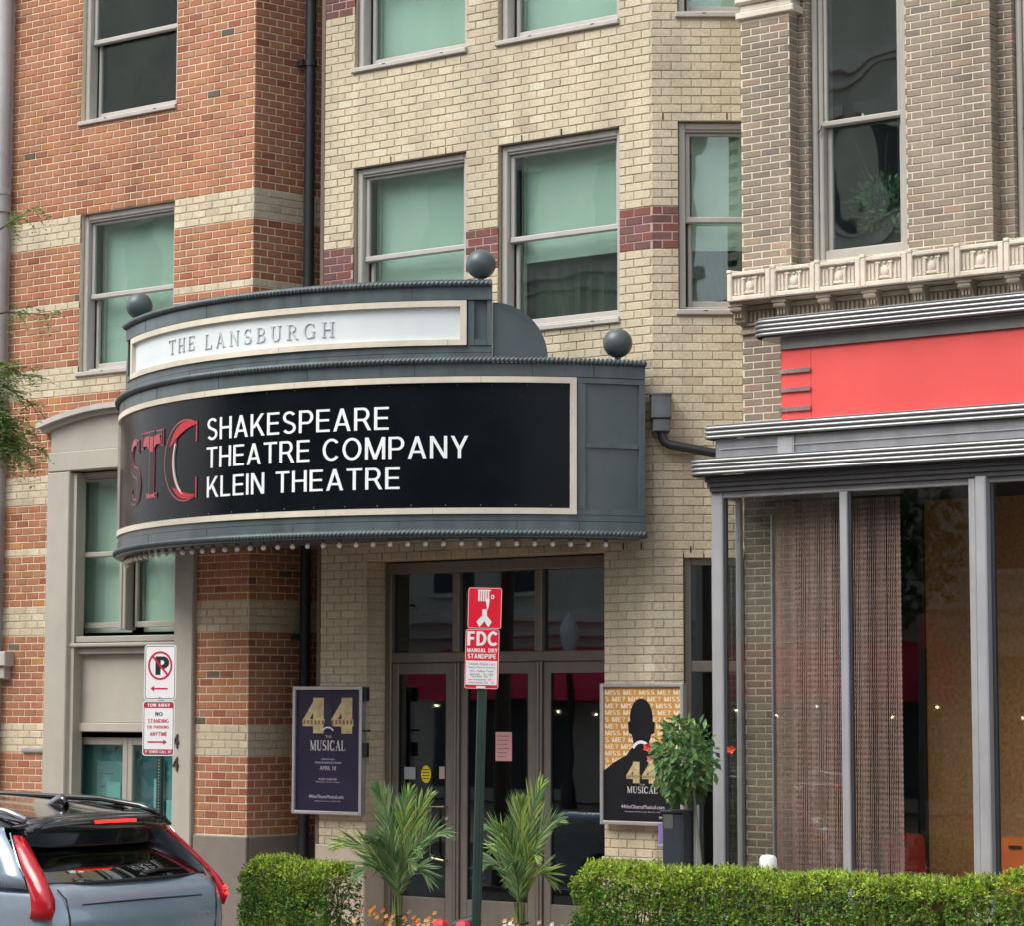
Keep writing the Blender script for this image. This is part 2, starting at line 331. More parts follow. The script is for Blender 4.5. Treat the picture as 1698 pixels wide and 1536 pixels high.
# plain sans capitals from strokes, uniform weight
def sans_geo(ch, w=.145):
    h = w/2; Q = []; 
    def V(x): Q.append(([(x-h, 0), (x+h, 0), (x+h, 1), (x-h, 1)], [(0, 1, 2, 3)]))
    def Hh(x0, x1, z): Q.append(([(x0, z-h*.9), (x1, z-h*.9), (x1, z+h*.9), (x0, z+h*.9)], [(0, 1, 2, 3)]))
    def D(x0, z0, x1, z1):
        L = math.hypot(x1-x0, z1-z0); k = h*L/abs(z1-z0); Q.append(([(x0-k, z0), (x0+k, z0), (x1+k, z1), (x1-k, z1)], [(0, 1, 2, 3)]))
    def Ar(*a): Q.append(stroke(arc(*a), w*.97))
    t, b = 1-h*.9, h*.9
    if ch == 'A': D(.07, 0, .335, 1); D(.60, 0, .335, 1); Hh(.15, .52, .30); W_ = .67
    elif ch == 'B': V(h); Hh(w, .33, t); Hh(w, .35, b); Hh(w, .33, .53); Ar(.33, (t+.53)/2, .17, (t-.53)/2, 90, -90); Ar(.35, (b+.53)/2, .18, (.53-b)/2, 90, -90); W_ = .60
    elif ch == 'C': Ar(.36, .5, .29, .5-h+.01, 42, 318, 28); W_ = .65
    elif ch == 'D': V(h); Hh(w, .26, t); Hh(w, .26, b); Ar(.26, .5, .31, t-.5, 90, -90, 20); W_ = .65
    elif ch == 'E': V(h); Hh(w, .52, t); Hh(w, .49, .515); Hh(w, .52, b); W_ = .53
    elif ch == 'F': V(h); Hh(w, .50, t); Hh(w, .46, .50); W_ = .51
    elif ch == 'G': Ar(.36, .5, .29, .5-h+.01, 48, 330, 28); Hh(.38, .66, .45); Q.append(([(.66-w, .08), (.66, .08), (.66, .45), (.66-w, .45)], [(0, 1, 2, 3)])); W_ = .68
    elif ch == 'H': V(h); V(.60-h); Hh(w, .60-w, .52); W_ = .60
    elif ch == 'I': V(h); W_ = w
    elif ch == 'K': V(h); D(.12, .36, .52, 1); D(.56, 0, .26, .60); W_ = .62
    elif ch == 'L': V(h); Hh(w, .50, b); W_ = .51
    elif ch == 'M': V(h); V(.74-h); D(.37, 0, h+.01, 1); D(.37, 0, .73-h, 1); W_ = .74
    elif ch == 'N': V(h); V(.60-h); D(.60-h-.01, 0, h+.01, 1); W_ = .60
    elif ch in 'O0': Ar(.37, .5, .30, .5-h+.01, 0, 360, 36); W_ = .74
    elif ch == 'P': V(h); Hh(w, .32, t); Hh(w, .32, .44); Ar(.32, (t+.44)/2, .19, (t-.44)/2, 90, -90, 16); W_ = .57
    elif ch == 'R': V(h); Hh(w, .32, t); Hh(w, .32, .46); Ar(.32, (t+.46)/2, .18, (t-.46)/2, 90, -90, 16); D(.56, 0, .36, .46); W_ = .61
    elif ch == 'S': Q.append(stroke(arc(.29, .735, .205, .265-h+.005, 28, 250, 16)[:-1]+arc(.29, .265, .215, .265-h+.005, 72, -152, 16), w*.97)); W_ = .57
    elif ch == 'T': Hh(0, .58, t); Q.append(([(.29-h, 0), (.29+h, 0), (.29+h, t), (.29-h, t)], [(0, 1, 2, 3)])); W_ = .58
    elif ch == 'U': Q.append(stroke([(h, 1), (h, .30)]+arc(.29, .29, .29-h, .29-h+.0, 180, 360, 16)+[(.58-h, .30), (.58-h, 1)], w)); W_ = .58
    elif ch == 'V': D(.33, 0, .07, 1); D(.33, 0, .60, 1); W_ = .67
    elif ch == 'W': D(.24, 0, .07, 1); D(.24, 0, .45, 1); D(.66, 0, .45, 1); D(.66, 0, .83, 1); W_ = .90
    elif ch == 'Y': Q.append(([(.31-h, 0), (.31+h, 0), (.31+h, .44), (.31-h, .44)], [(0, 1, 2, 3)])); D(.31, .38, .07, 1); D(.31, .38, .55, 1); W_ = .62
    elif ch == '1': V(.25); D(.08, .78, .23, 1); W_ = .34
    elif ch == '3': Ar(.24, .735, .19, .265-h, 140, -90, 14); Ar(.24, .27, .21, .27-h+.01, 90, -140, 14); W_ = .48
    elif ch == '?': Ar(.24, .74, .18, .26-h, 160, -60, 14); Q.append(([(.26-h, .26), (.26+h, .26), (.26+h, .55), (.26-h, .55)], [(0, 1, 2, 3)])); Q.append(([(.26-h, 0), (.26+h, 0), (.26+h, .14), (.26-h, .14)], [(0, 1, 2, 3)])); W_ = .46
    else: W_ = .3
    return W_, Q
def sans_text(mb, txt, x0, x1, z0, z1, y, th, fn=None, M=None, gap=.115, space=.27, w=.145, each=None):
    tot = -gap
    for ch in txt: tot += (space if ch == ' ' else sans_geo(ch, w)[0])+gap
    sx = (x1-x0)/tot; sz = z1-z0; x = x0; e = 0
    for ch in txt:
        if ch == ' ': x += (space+gap)*sx; continue
        W_, Q = sans_geo(ch, w)
        if each: mb = MB()
        for vs, fs in Q:
            e += 1; put_flat(mb, ([(x+a*sx, z0+b_*sz) for a, b_ in vs], fs), y, th+(e % 6)*.00015, M, fn)
        if each: mb.build('letter', each[0], each[1])
        x += (W_+gap)*sx
# ------------------------------------------------------------------ ground
sw_m = mat('pavement_brick_tan', (.33, .25, .21), .85, var=.2, scale=18, bump=.3, stain=.15)
rd_m = mat('asphalt', (.05, .05, .052), .85, var=.25, scale=30, bump=.4, bscale=200, stain=.15)
kb_m = mat('kerb_granite', (.36, .35, .33), .8, var=.2, scale=40, bump=.2)
soil_m = mat('planting_soil', (.06, .042, .03), .95, var=.4, scale=30, bump=.8, bscale=60)
MB().box(-120, -120, -1.2, 120, 120, -.155).build('ground', rd_m, kind='structure')
MB().box(-70, -14.2, -.4, 40, -4.25, -.15).build('road', rd_m, kind='structure')
MB().box(-70, -4.10, -.4, 40, 8, 0.0).build('sidewalk', sw_m, kind='structure')
MB().box(-70, -4.25, -.4, 40, -4.102, .003).build('kerb', kb_m, kind='structure')
MB().box(-70, -30.2, -.4, 40, -14.3, .0).build('far_sidewalk', sw_m, kind='structure')
ln = MB()
for i in range(14): ln.box(-40+i*5, -9.28, -.15, -37+i*5, -9.16, -.142)
ln.build('road_marking', mat('road_paint', (.72, .72, .68), .7, var=.2, scale=20), kind='structure')

# ------------------------------------------------------------------ brick walls
MARQ_PX = [(200, 480, 820, 915), (820, 595, 1075, 900), (480, 465, 815, 900), (0, 1400, 385, 1536)]
def in_view(p):
    x, y, s = project(p)
    if not (-5 < x < 1703 and -5 < y < 1541): return 0
    for a, b, c, d in MARQ_PX:
        if a < x < c and b < y < d: return 0
    return s
class Bricks:
    def __init__(s, joint=.0115): s.l = []; s.cache = {}; s.joint = joint
    def wall(s, M, s0, s1, z0, z1, c, zref, L, colf, opens=(), joint=.0115, depth=.095, phase=0., zbias=0.):
        joint = s.joint
        k0 = math.floor((z0-zref)/c); k1 = math.ceil((z1-zref)/c)
        for k in range(k0, k1):
            zb = zref+k*c; zt = zb+c; zc = (zb+zt)/2
            if zc < z0 or zc > z1: continue
            off = phase+(L/2 if k % 2 else 0)
            i0 = math.floor((s0-off)/L)-1; x = off+i0*L
            while x < s1:
                segs = [(max(x, s0), min(x+L, s1))]
                for (a, b, lo, hi) in opens:
                    if lo < zc < hi:
                        ns = []
                        for u, v in segs:
                            if v <= a or u >= b: ns.append((u, v)); continue
                            if u < a: ns.append((u, a))
                            if v > b: ns.append((b, v))
                        segs = ns
                for u, v in segs:
                    if v-u < .035: continue
                    s.l.append((M, u+joint/2*(u > s0+1e-6), v-joint/2*(v < s1-1e-6), zb+joint/2, zt-joint/2, colf(k), random.uniform(-.0022, .0022), depth))
                x += L
    def mesh(s, ln, h, dp):
        key = (round(ln, 3), round(h, 3), round(dp, 3))
        if key not in s.cache:
            me = bpy.data.meshes.new('brick'); b = .0035
            v = [(b,0,b),(ln-b,0,b),(ln-b,0,h-b),(b,0,h-b),(0,b,0),(ln,b,0),(ln,b,h),(0,b,h),(0,dp,0),(ln,dp,0),(ln,dp,h),(0,dp,h)]
            f = [(0,1,2,3),(4,5,1,0),(5,6,2,1),(6,7,3,2),(7,4,0,3),(8,9,5,4),(9,10,6,5),(10,11,7,6),(11,8,4,7)]
            me.from_pydata(v, [], f); me.materials.append(brickM); s.cache[key] = me
        return s.cache[key]
    def finish(s, wallobj, building, cap=300):
        rk = []
        for i, (M, u, v, a, b, c, j, dp) in enumerate(s.l):
            p = in_view(M @ Vector(((u+v)/2, 0, (a+b)/2)))
            if p:
                p0 = project(M @ Vector((u, 0, a)))[0]; p1 = project(M @ Vector((v, 0, a)))[0]
                rk.append((abs(p1-p0)*p*(b-a), i))
        rk.sort(reverse=True); single = set(i for _, i in rk[:cap])
        mb = MB(); o0 = ORG[wallobj.name]
        for i, (M, u, v, a, b, c, j, dp) in enumerate(s.l):
            if i in single:
                o = bpy.data.objects.new('brick', s.mesh(v-u, b-a, dp)); COL.objects.link(o); o.parent = wallobj
                p = M @ Vector((u, j, a)); m2 = M.copy(); m2.translation = p-o0; o.matrix_local = m2
                o.color = (*c, 1)
            else:
                ln, h = v-u, b-a; e = .0035
                V = [(u+e,j,a+e),(v-e,j,a+e),(v-e,j,b-e),(u+e,j,b-e),(u,j+e,a),(v,j+e,a),(v,j+e,b),(u,j+e,b),(u,dp,a),(v,dp,a),(v,dp,b),(u,dp,b)]
                mb.add(V, [(0,1,2,3),(4,5,1,0),(5,6,2,1),(6,7,3,2),(7,4,0,3),(8,9,5,4),(9,10,6,5),(10,11,7,6),(11,8,4,7)], c, M)
        return mb.build('brickwork', brickM, building, kind='stuff')
def mortar(mb, M, s0, s1, z0, z1, opens=(), d0=.007, d1=.30, e=.004):
    """solid wall body cut round its openings, no overlaps"""
    xs = sorted(set([s0, s1]+[x for a, b, lo, hi in opens for x in (a-e, b+e) if s0 < x < s1]))
    for xa, xb in zip(xs, xs[1:]):
        xm = (xa+xb)/2; cut = sorted([(lo-e, hi+e) for a, b, lo, hi in opens if a-e < xm < b+e]); z = z0
        for lo, hi in cut:
            if lo > z and z < z1: mb.box(xa, d0, z, xb, d1, min(lo, z1), M)
            z = max(z, hi)
        if z < z1: mb.box(xa, d0, z, xb, d1, z1, M)
def jit(c, v, h=.06):
    f = 1+random.uniform(-v, v); return (c[0]*f*(1+random.uniform(-h, h)), c[1]*f*(1+random.uniform(-h, h)), c[2]*f*(1+random.uniform(-h, h)))
def c_sand(w=.09):
    r = random.random()
    if r < .07: return jit((.67, .60, .45), .04, .015)
    if r < .13: return jit((.54, .46, .335), .04, .02)
    return jit((.62, .54, .39), w*.35, .010)
def c_red_clay():
    r = random.random()
    if r < .009: return jit((.15, .12, .09), .2, .05)
    if r < .09: return jit((.33, .125, .072), .10, .04)
    if r < .115: return jit((.46, .215, .085), .1, .05)
    if r < .33: return jit((.42, .205, .118), .06, .03)
    return jit((.42, .182, .100), .07, .035)
def c_purple():
    return jit((.18, .092, .085), .16, .05) if random.random() < .65 else jit((.23, .092, .075), .12, .05)
def c_gray():
    r = random.random()
    if r < .05: return jit((.37, .27, .195), .08, .03)
    if r < .11: return jit((.235, .20, .165), .08, .03)
    return jit((.30, .25, .19), .08, .02)

# ------------------------------------------------------------------ windows
def sash_window(bld, M, s0, s1, z0, z1, zr, blind, fm=None, dark_below=False, cas=.065, d=.06, sill=True, glass=None, gap=.045, sill_l=.03, sill_r=.01):
    """double hung window in an opening; a part 'window' with frame pieces, panes and blind as sub-parts"""
    fm = fm or frameM; glass = glass or glassUp
    f = MB(); e = .003
    f.cbox(s0+e, d, z0+.06, s0+cas, d+.17, z1-e, .008, M); f.cbox(s1-cas, d, z0+.06, s1-e, d+.17, z1-e, .008, M)
    f.cbox(s0+cas, d, z1-cas, s1-cas, d+.17, z1-e, .008, M)
    f.cbox(s0+cas, d+.02, z1-cas-.02, s1-cas, d+.17, z1-cas-.001, .004, M)
    w = f.build('window', fm, bld)
    if sill:
        q = MB(); q.cbox(s0-sill_l, -.03, z0-.005, s1+sill_r, .10, z0+.045, .008, M); q.cbox(s0+cas, d+.03, z0+.046, s1-cas, d+.2, z0+.085, .006, M)
        q.build('sill', fm, w)
    ua, ub = s0+cas+.004, s1-cas-.004; sw = .042
    u = MB(); du = d+.055
    u.cbox(ua, du, zr-.005, ua+sw, du+.045, z1-cas-.022, .006, M); u.cbox(ub-sw, du, zr-.005, ub, du+.045, z1-cas-.022, .006, M)
    u.cbox(ua+sw, du, z1-cas-.022-sw*.7, ub-sw, du+.045, z1-cas-.022, .006, M); u.cbox(ua-.002, du-.012, zr-.035, ub+.002, du+.05, zr+.02, .008, M)
    u.build('upper_sash', fm, w)
    dl = d+.115; la, lb = ua+gap*.55, ub
    l = MB()
    l.cbox(la, dl, z0+.09, la+sw*.8, dl+.04, zr-.036, .005, M); l.cbox(lb-sw*.8, dl, z0+.09, lb, dl+.04, zr-.036, .005, M)
    l.cbox(la+sw*.8, dl, z0+.088, lb-sw*.8, dl+.04, z0+.15, .005, M)
    l.build('lower_sash', fm, w)
    g = MB(); g.box(ua-.001, dl+.005, z0+.09, la-.001, dl+.03, zr-.036, M); g.box(ua+sw, du+.04, zr+.02, ua+sw+.02, du+.07, z1-cas-.06, M); g.build('gasket', gasket, w)
    MB().box(ua+sw*.6, du+.02, zr, ub-sw*.6, du+.026, z1-cas-.03, M).build('pane', glass, w)
    MB().box(la+sw*.5, dl+.02, z0+.12, lb-sw*.5, dl+.026, zr-.03, M).build('pane', glass, w)
    if blind is not None:
        b = MB(); n = 10
        for i in range(n):       # slightly wavy cloth
            xa = ua+.05+(ub-ua-.06)*i/n; xb = ua+.05+(ub-ua-.06)*(i+1)/n; da = d+.235+.004*sin(i*1.7); db = d+.235+.004*sin((i+1)*1.7)
            b.add([(xa, da, blind), (xb, db, blind), (xb, db, z1-.02), (xa, da, z1-.02), (xa, da+.004, blind), (xb, db+.004, blind), (xb, db+.004, z1-.02), (xa, da+.004, z1-.02)], [(0,1,2,3), (7,6,5,4), (0,4,5,1), (3,2,6,7)], None, M)
        if blind > z0+.2: b.box(ua+.05, d+.225, blind-.03, ub-.01, d+.25, blind, M)
        b.build('blind', blindM, w)
        tr = MB(); tr.cbox(ua+.035, d+.19, z0+.1, ua+.047, d+.23, z1-.08, .003, M); tr.cbox(ua+.062, d+.19, z0+.1, ua+.072, d+.23, z1-.08, .003, M); tr.build('blind_track', fm, w)
    else:
        pass
    if dark_below:
        c = MB()
        n = 26
        for i in range(n):
            xa = ua+.02+(ub-ua-.04)*i/n; xb = ua+.02+(ub-ua-.04)*(i+1)/n; fn_ = lambda q: d+.34+.03*sin(q*1.9)+.012*sin(q*4.3)
            c.add([(xa, fn_(i), z0), (xb, fn_(i+1), z0), (xb, fn_(i+1), z1), (xa, fn_(i), z1)], [(0,1,2,3)], None, M)
        c.build('curtain', curtM, w)
    lk = MB()
    for q in (.28, .8): lk.cbox(s0+(s1-s0)*q-.02, -.034, z0+.028, s0+(s1-s0)*q+.02, -.028, z0+.036, .002, M)
    if sill: lk.build('weep_slot', gasket, w)
    return w

# ================================================================== RED BRICK BUILDING
C1 = .0805; ZR = 7.741-84*C1
red = thing('red_brick_building', 'red brick building with sand coloured stripes and arched window surround at left', 'building', (-19.5, 2, 0))
RB = Bricks(.0135); MF = MI
BAND = set(list(range(80, 84))+[71]+list(range(59, 63))+list(range(44, 48))+[37]+list(range(26, 30))+list(range(10, 14)))
def c_red(k): return c_sand(.05) if k in BAND else c_red_clay()
op = [(-20.24, -18.79, 8.75, 10.62), (-20.215, -18.79, 5.93, 7.741), (-20.5, -18.47, .3, 5.0)]
RB.wall(MF, -23.5, -17.642, .97, 11.0, C1, ZR, .188, c_red, op)
AR = 75; MR = frame_mat(-17.642, 0, AR)
RB.wall(MR, 0.0, 1.4, .97, 11.0, C1, ZR, .178, c_red, phase=.09)
w = MB(); mortar(w, MF, -23.5, -17.65, 0, 12.5, op); mortar(w, MR, .012, 1.5, 0, 12.5, d1=.25)
# mortar of the sand coloured stripes is darker
rw = w.build('wall', mortarR, red)
mb2 = MB()
for k0, k1 in ((80, 84), (71, 72), (59, 63), (44, 48), (37, 38), (26, 30), (10, 14)):
    za, zb = ZR+k0*C1+.004, ZR+k1*C1-.004
    mortar(mb2, MF, -23.49, -17.646, za, zb, op, d0=.0045, d1=.02); mortar(mb2, MR, .02, 1.49, za, zb, d0=.0045, d1=.02)
mb2.build('stripe_mortar', mortarB, rw, kind='stuff')
RB.finish(rw, red)
for xa_, xb_ in ((-23.5, -20.62), (-18.37, -17.615)): MB().cbox(xa_, -.035, 0, xb_, .3, .965, .01, MF).build('base', baseR, red)
b = MB(); b.cbox(0.02, -.03, 0, 1.4, .2, .965, .01, MR); b.build('base', baseR, red)
sh = MB(); sh.box(-23.5, 6, 0, -16.75, 6.2, 12.5); sh.box(-23.7, 0, 0, -23.5, 6.2, 12.5); sh.box(-23.5, .3, 12.3, -17.0, 6, 12.5); sh.box(-17.0, 1.45, 0, -16.75, 6, 12.5)
sh.box(-23.5, .36, 5.2, -17.6, 6, 5.5); sh.box(-23.5, .36, 8.2, -17.6, 6, 8.45); sh.box(-23.5, .36, .2, -17.6, 6, .4)
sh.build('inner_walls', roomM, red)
sash_window(red, MF, -20.24, -18.79, 8.75, 10.62, 9.71, None, glass=glassOld)
sash_window(red, MF, -20.215, -18.79, 5.93, 7.741, 6.83, 5.95)
# window surround
S = MB(); e = .002
S.cbox(-20.61, -.055, .0, -20.26, .13, 4.87, .012); S.cbox(-18.66, -.055, .0, -18.385, .13, 4.87, .012)
S.box(-20.26, -.0, .0, -20.20, .13, 4.85)
S.add([(-20.26, -.04, .9), (-20.20, .14, .9), (-20.20, .14, 4.85), (-20.26, -.04, 4.85)], [(0,1,2,3)])
sur = S.build('window_surround', stoneT, red)
S = MB(); S.cbox(-20.60, -.06, 4.873, -18.38, .13, 5.098, .01); S.build('lintel', stoneT, sur)
def az(x): return 5.315+.165*(1-((x+19.5)/1.2)**2)
S = MB(); n = 16; xs = [-20.56+(2.12)*i/n for i in range(n+1)]
S.prism([(x, az(x)) for x in reversed(xs)]+[(xs[0], 5.101), (xs[-1], 5.101)], -.05, .10); S.build('frieze', stoneT, sur)
S = MB(); xs = [-20.69+2.38*i/n for i in range(n+1)]
for (lo, hi, dd) in ((.0, .045, -.10), (.047, .105, -.17)):
    top = [(x, az(x)+hi) for x in xs]; bot = [(x, az(x)+lo) for x in reversed(xs)]
    S.prism(top[::-1]+bot[::-1], dd, .09)
S.build('hood', mat('painted_stone_pale', (.55, .53, .48), .6, var=.1, scale=6, stain=.25), sur)
# paired windows
def leaf_pair(x0, x1, z0, z1, zr, blind, right=False):
    return sash_window(red, MF, x0, x1, z0, z1, zr, blind, fm=frameG, cas=.05, d=.09, sill=False)
leaf_pair(-20.47, -19.57, 3.06, 4.86, 3.96, 3.1); leaf_pair(-19.568, -18.665, 3.06, 4.86, 3.96, 3.1)
S = MB(); S.cbox(-20.5, .02, 2.985, -18.66, .28, 3.055, .01); S.cbox(-20.46, -.02, 2.935, -18.66, .28, 2.98, .012); S.cbox(-20.44, .05, 2.86, -18.66, .2, 2.93, .008); S.build('ledge', frameG, sur)
S = MB(); S.cbox(-20.44, .10, 2.06, -20.37, .25, 2.86, .008); S.cbox(-20.37, .13, 2.12, -18.66, .25, 2.857, .004); S.cbox(-20.44, .09, 2.02, -18.66, .25, 2.118, .008); S.build('spandrel_panel', stoneT, sur)
S = MB()
for xa, xb in ((-20.36, -19.56), (-19.557, -18.70)):
    S.cbox(xa, .20, .5, xa+.07, .26, 1.96, .006); S.cbox(xb-.075, .20, .5, xb, .26, 1.96, .006); S.cbox(xa+.07, .20, 1.88, xb-.075, .26, 1.96, .006)
lw = S.build('window', frameG, red)
MB().box(-20.48, .18, .4, -20.365, .3, 2.0).build('gasket', gasket, lw)
for xa, xb in ((-20.30, -19.63), (-19.49, -18.77)): MB().box(xa, .225, .5, xb, .231, 1.89).build('pane', glass_mat('pane_teal'+str(int(xa)), (.72, .90, .90), wave=.3, lo=.05), lw)
S = MB()
S.box(-20.36, .33, .5, -18.7, .34, 1.95); S.build('frosted_film', mat('frosted_film', (.22, .36, .36), .8, var=.1, scale=3, stain=.2), lw)
def paper(x0, x1, z0, z1, y, nm, col, rows=0, parent=None, name='notice'):
    o = MB().box(x0, y, z0, x1, y+.003, z1).build(name, mat(nm, col, .7, var=.04), parent)
    if rows:
        t = MB()
        for i in range(rows):
            zz = z1-(z1-z0)*(i+1)/(rows+1); t.box(x0+(x1-x0)*.12, y-.0015, zz-.004, x0+(x1-x0)*random.uniform(.6, .9), y-.0002, zz+.004)
        t.build('print', mat('print_grey', (.2, .2, .22), .7), o)
    return o
paper(-20.12, -19.72, .6, 1.70, .30, 'poster_grey_a', (.45, .42, .41), 7, lw, 'poster'); paper(-19.95, -19.74, .6, 1.48, .285, 'poster_pale_a', (.55, .66, .60), 4, lw, 'poster')
paper(-19.42, -19.10, .6, 1.74, .30, 'poster_slate_a', (.14, .17, .2), 6, lw, 'poster'); paper(-19.24, -19.12, .6, 1.52, .285, 'poster_pale_b', (.6, .68, .62), 3, lw, 'poster')
paper(-19.05, -18.82, .6, 1.30, .285, 'poster_pale_c', (.6, .68, .66), 2, lw, 'poster')
# house number on the surround
t = MB(); put_flat(t, text_geo('4', -18.64, -18.555, 1.86, 2.01), -.056, .012); put_flat(t, text_geo('4', -18.64, -18.555, 1.62, 1.77), -.056, .012)
t.build('house_number', mat('number_bronze', (.10, .075, .06), .4, metal=.6), red)
# pale downspout, ledge and vent at the left end
P = MB(); P.tube([(-21.38, -.10, 0), (-21.38, -.10, 12)], .075, 12); P.box(-21.50, -.04, 0, -21.34, .0, 12)
for z in (8.12, 7.92, 5.22, 5.02): P.tube([(-21.38, -.10, z-.035), (-21.38, -.10, z+.035)], .098, 12)
P.tube([(-21.38, -.10, 7.9), (-21.38, -.10, 8.14)], .088, 12)
P.build('downspout', pipeL, red, smooth='auto')
L_ = MB(); L_.cbox(-21.9, -.14, 2.74, -21.14, .0, 2.90, .01); L_.cbox(-21.9, -.10, 2.60, -21.19, .0, 2.74, .01); L_.build('ledge', frameM, red)
V_ = MB(); V_.cbox(-20.97, -.03, 1.79, -20.62, .01, 1.82, .005); V_.cbox(-20.98, -.02, 1.81, -20.61, .01, 1.835, .004); V_.build('vent_cover', alu, red)
# dark downspout on the return wall
P = MB(); P.tube([(.63, -.10, .3), (.63, -.10, 12)], .057, 14, MR)
for z in (9.15, 3.02): P.tube([(.63, -.10, z-.03), (.63, -.10, z+.03)], .07, 14, MR); P.box(.52, -.11, z-.03, .57, 0, z+.03, MR)
P.tube([(.63, -.10, .62), (.60, -.10, .5), (.55, -.18, .40)], .06, 12, MR)
P.build('downspout', pipeM, red, smooth='auto')

# ================================================================== BEIGE BRICK BUILDING
bei = thing('sand_brick_building', 'sand brick building with purple bands above the theatre marquee and glass entrance', 'building', (-14.5, 2, 0))
ZB = 6.963-5*C1; BB = Bricks(.010)
def c_bei(k):
    if 0 <= k < 5 or 35.0 <= k-0 < 40: return c_purple()
    return c_sand()
opb = [(-16.284, -14.855, 8.765, 10.65), (-14.456, -13.04, 8.765, 10.65), (-16.284, -14.855, 5.90, 7.768), (-14.456, -13.04, 5.90, 7.768), (-16.07, -13.222, -.1, 3.743)]
BB.wall(MF, -16.675, -12.664, .93, 11.0, C1, ZB, .186, c_bei, opb, phase=-.04)
MC = frame_mat(-12.664, 0, 36)
opc = [(.245, 1.12, 8.765, 10.65), (.245, 1.12, 5.94, 7.768), (.275, 1.12, .3, 3.70)]
BB.wall(MC, 0.0, 1.19, .93, 11.0, C1, ZB, .186, c_bei, opc, phase=.09)
MJ = frame_mat(-16.07, .0, 90)
BB.wall(MJ, .0, .30, .0, 3.743, C1, ZB, .186, lambda k: c_sand(), phase=.05, depth=.06)
w = MB(); mortar(w, MF, -16.675, -12.67, 0, 12.5, opb); mortar(w, MC, .01, 1.19, 0, 12.5, opc)
w.box(-16.20, .296, 0, -16.066, .45, 3.75)
bw = w.build('wall', mortarB, bei)
mb2 = MB()
for za, zb in ((ZB+.004, ZB+5*C1-.004), (ZB+35*C1+.004, ZB+40*C1-.004)):
    mortar(mb2, MF, -16.674, -12.665, za, zb, opb, d0=.004, d1=.02); mortar(mb2, MC, .004, 1.18, za, zb, opc, d0=.004, d1=.02)
mb2.build('band_mortar', mortarP, bw, kind='stuff')
BB.finish(bw, bei)
MB().cbox(-16.70, -.03, 0, -16.06, .3, .925, .012).build('base', baseB, bei); MB().cbox(-13.235, -.03, 0, -12.67, .3, .925, .012).build('base', baseB, bei); MB().cbox(.0, -.03, 0, .27, .3, .925, .012, MC).build('base', baseB, bei)
MB().box(-16.725, .0, 0, -16.678, .12, 12).build('corner_joint', mat('sealant_brown', (.13, .09, .07), .7), bei)
sh = MB(); sh.box(-16.675, 6, 0, -11.8, 6.2, 12.5); sh.box(-16.675, .3, 0, -16.5, 6, 12.5); sh.box(-11.85, .72, 0, -11.72, 6, 12.5); sh.box(-16.5, .3, 12.3, -11.85, 6, 12.5)
sh.box(-16.5, .45, 3.80, -12.6, 6, 5.2); sh.box(-16.5, .45, 8.1, -12.6, 6, 8.4); sh.box(-16.5, .45, .0, -12.2, 6, .12); sh.box(-12.6, 1.2, 3.9, -11.85, 6, 5.3)
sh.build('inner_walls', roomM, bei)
sash_window(bei, MF, -16.284, -14.855, 8.765, 10.65, 9.72, 8.8); sash_window(bei, MF, -14.456, -13.04, 8.765, 10.65, 9.72, 8.8)
sash_window(bei, MF, -16.284, -14.855, 5.90, 7.768, 6.845, 5.95)
sash_window(bei, MF, -14.456, -13.04, 5.90, 7.768, 6.845, 6.66, dark_below=True)
sash_window(bei, MC, .245, 1.12, 8.765, 10.65, 9.72, 8.8); sash_window(bei, MC, .245, 1.12, 5.94, 7.768, 6.86, 6.62, dark_below=True)
# lower corner window
f = MB()
f.cbox(.278, .05, .3, .345, .15, 3.695, .006, MC); f.cbox(1.05, .05, .3, 1.117, .15, 3.695, .006, MC)
f.cbox(.345, .05, 3.60, 1.05, .15, 3.695, .006, MC); f.cbox(.345, .05, 2.62, 1.05, .15, 2.72, .006, MC); f.cbox(.345, .05, .3, 1.05, .15, .5, .006, MC)
cw = f.build('window', frameD, bei)
MB().box(.34, .10, 2.72, 1.05, .106, 3.6, MC).build('pane', glassDoor, cw); MB().box(.34, .10, .5, 1.05, .106, 2.62, MC).build('pane', glassDoor, cw)
t = MB()
for i, z in enumerate((1.18, 1.09, 1.00)): put_flat(t, text_geo(('THE KLEIN', 'STUDIO', 'OPEN')[0] if 0 else ('IIIIII', 'IIII', 'IIIIIII')[i], .40, .68, z, z+.05), .098, .001, MC)
# weep slots and cracks above the window heads
for (M_, s_, z_) in ((MF, -15.80, 7.79), (MF, -15.10, 7.79), (MF, -14.17, 7.79), (MF, -13.70, 7.79), (MC, .10, 7.80), (MC, .70, 7.80), (MF, -15.88, 3.77), (MF, -13.0, 3.77), (MF, -12.80, 3.77), (MC, .34, 3.73)):
    MB().box(s_-.006, -.003, z_-.018, s_+.006, .02, z_+.045, M_).build('weep_slot', gasket, bw)
# rainwater box and pipe
g = MB(); g.cbox(-.03, -.20, 4.95, .155, -.0, 5.17, .008, MC); g.cbox(-.015, -.18, 4.83, .145, -.0, 4.948, .008, MC); g.box(-.04, -.21, 5.165, .165, .0, 5.18, MC)
hp = g.build('rainwater_box', mat('rainwater_box_slate', (.17, .18, .19), .35, metal=.5, var=.2, streak=.3), bei)
P = MB(); P.tube([(.07, -.1, 4.84), (.075, -.1, 4.78), (.10, -.1, 4.735), (.15, -.1, 4.71), (.75, -.1, 4.60)], .043, 12, MC); P.build('downspout', mat('downspout_black', (.03, .03, .034), .3, var=.2), bei, smooth='auto')
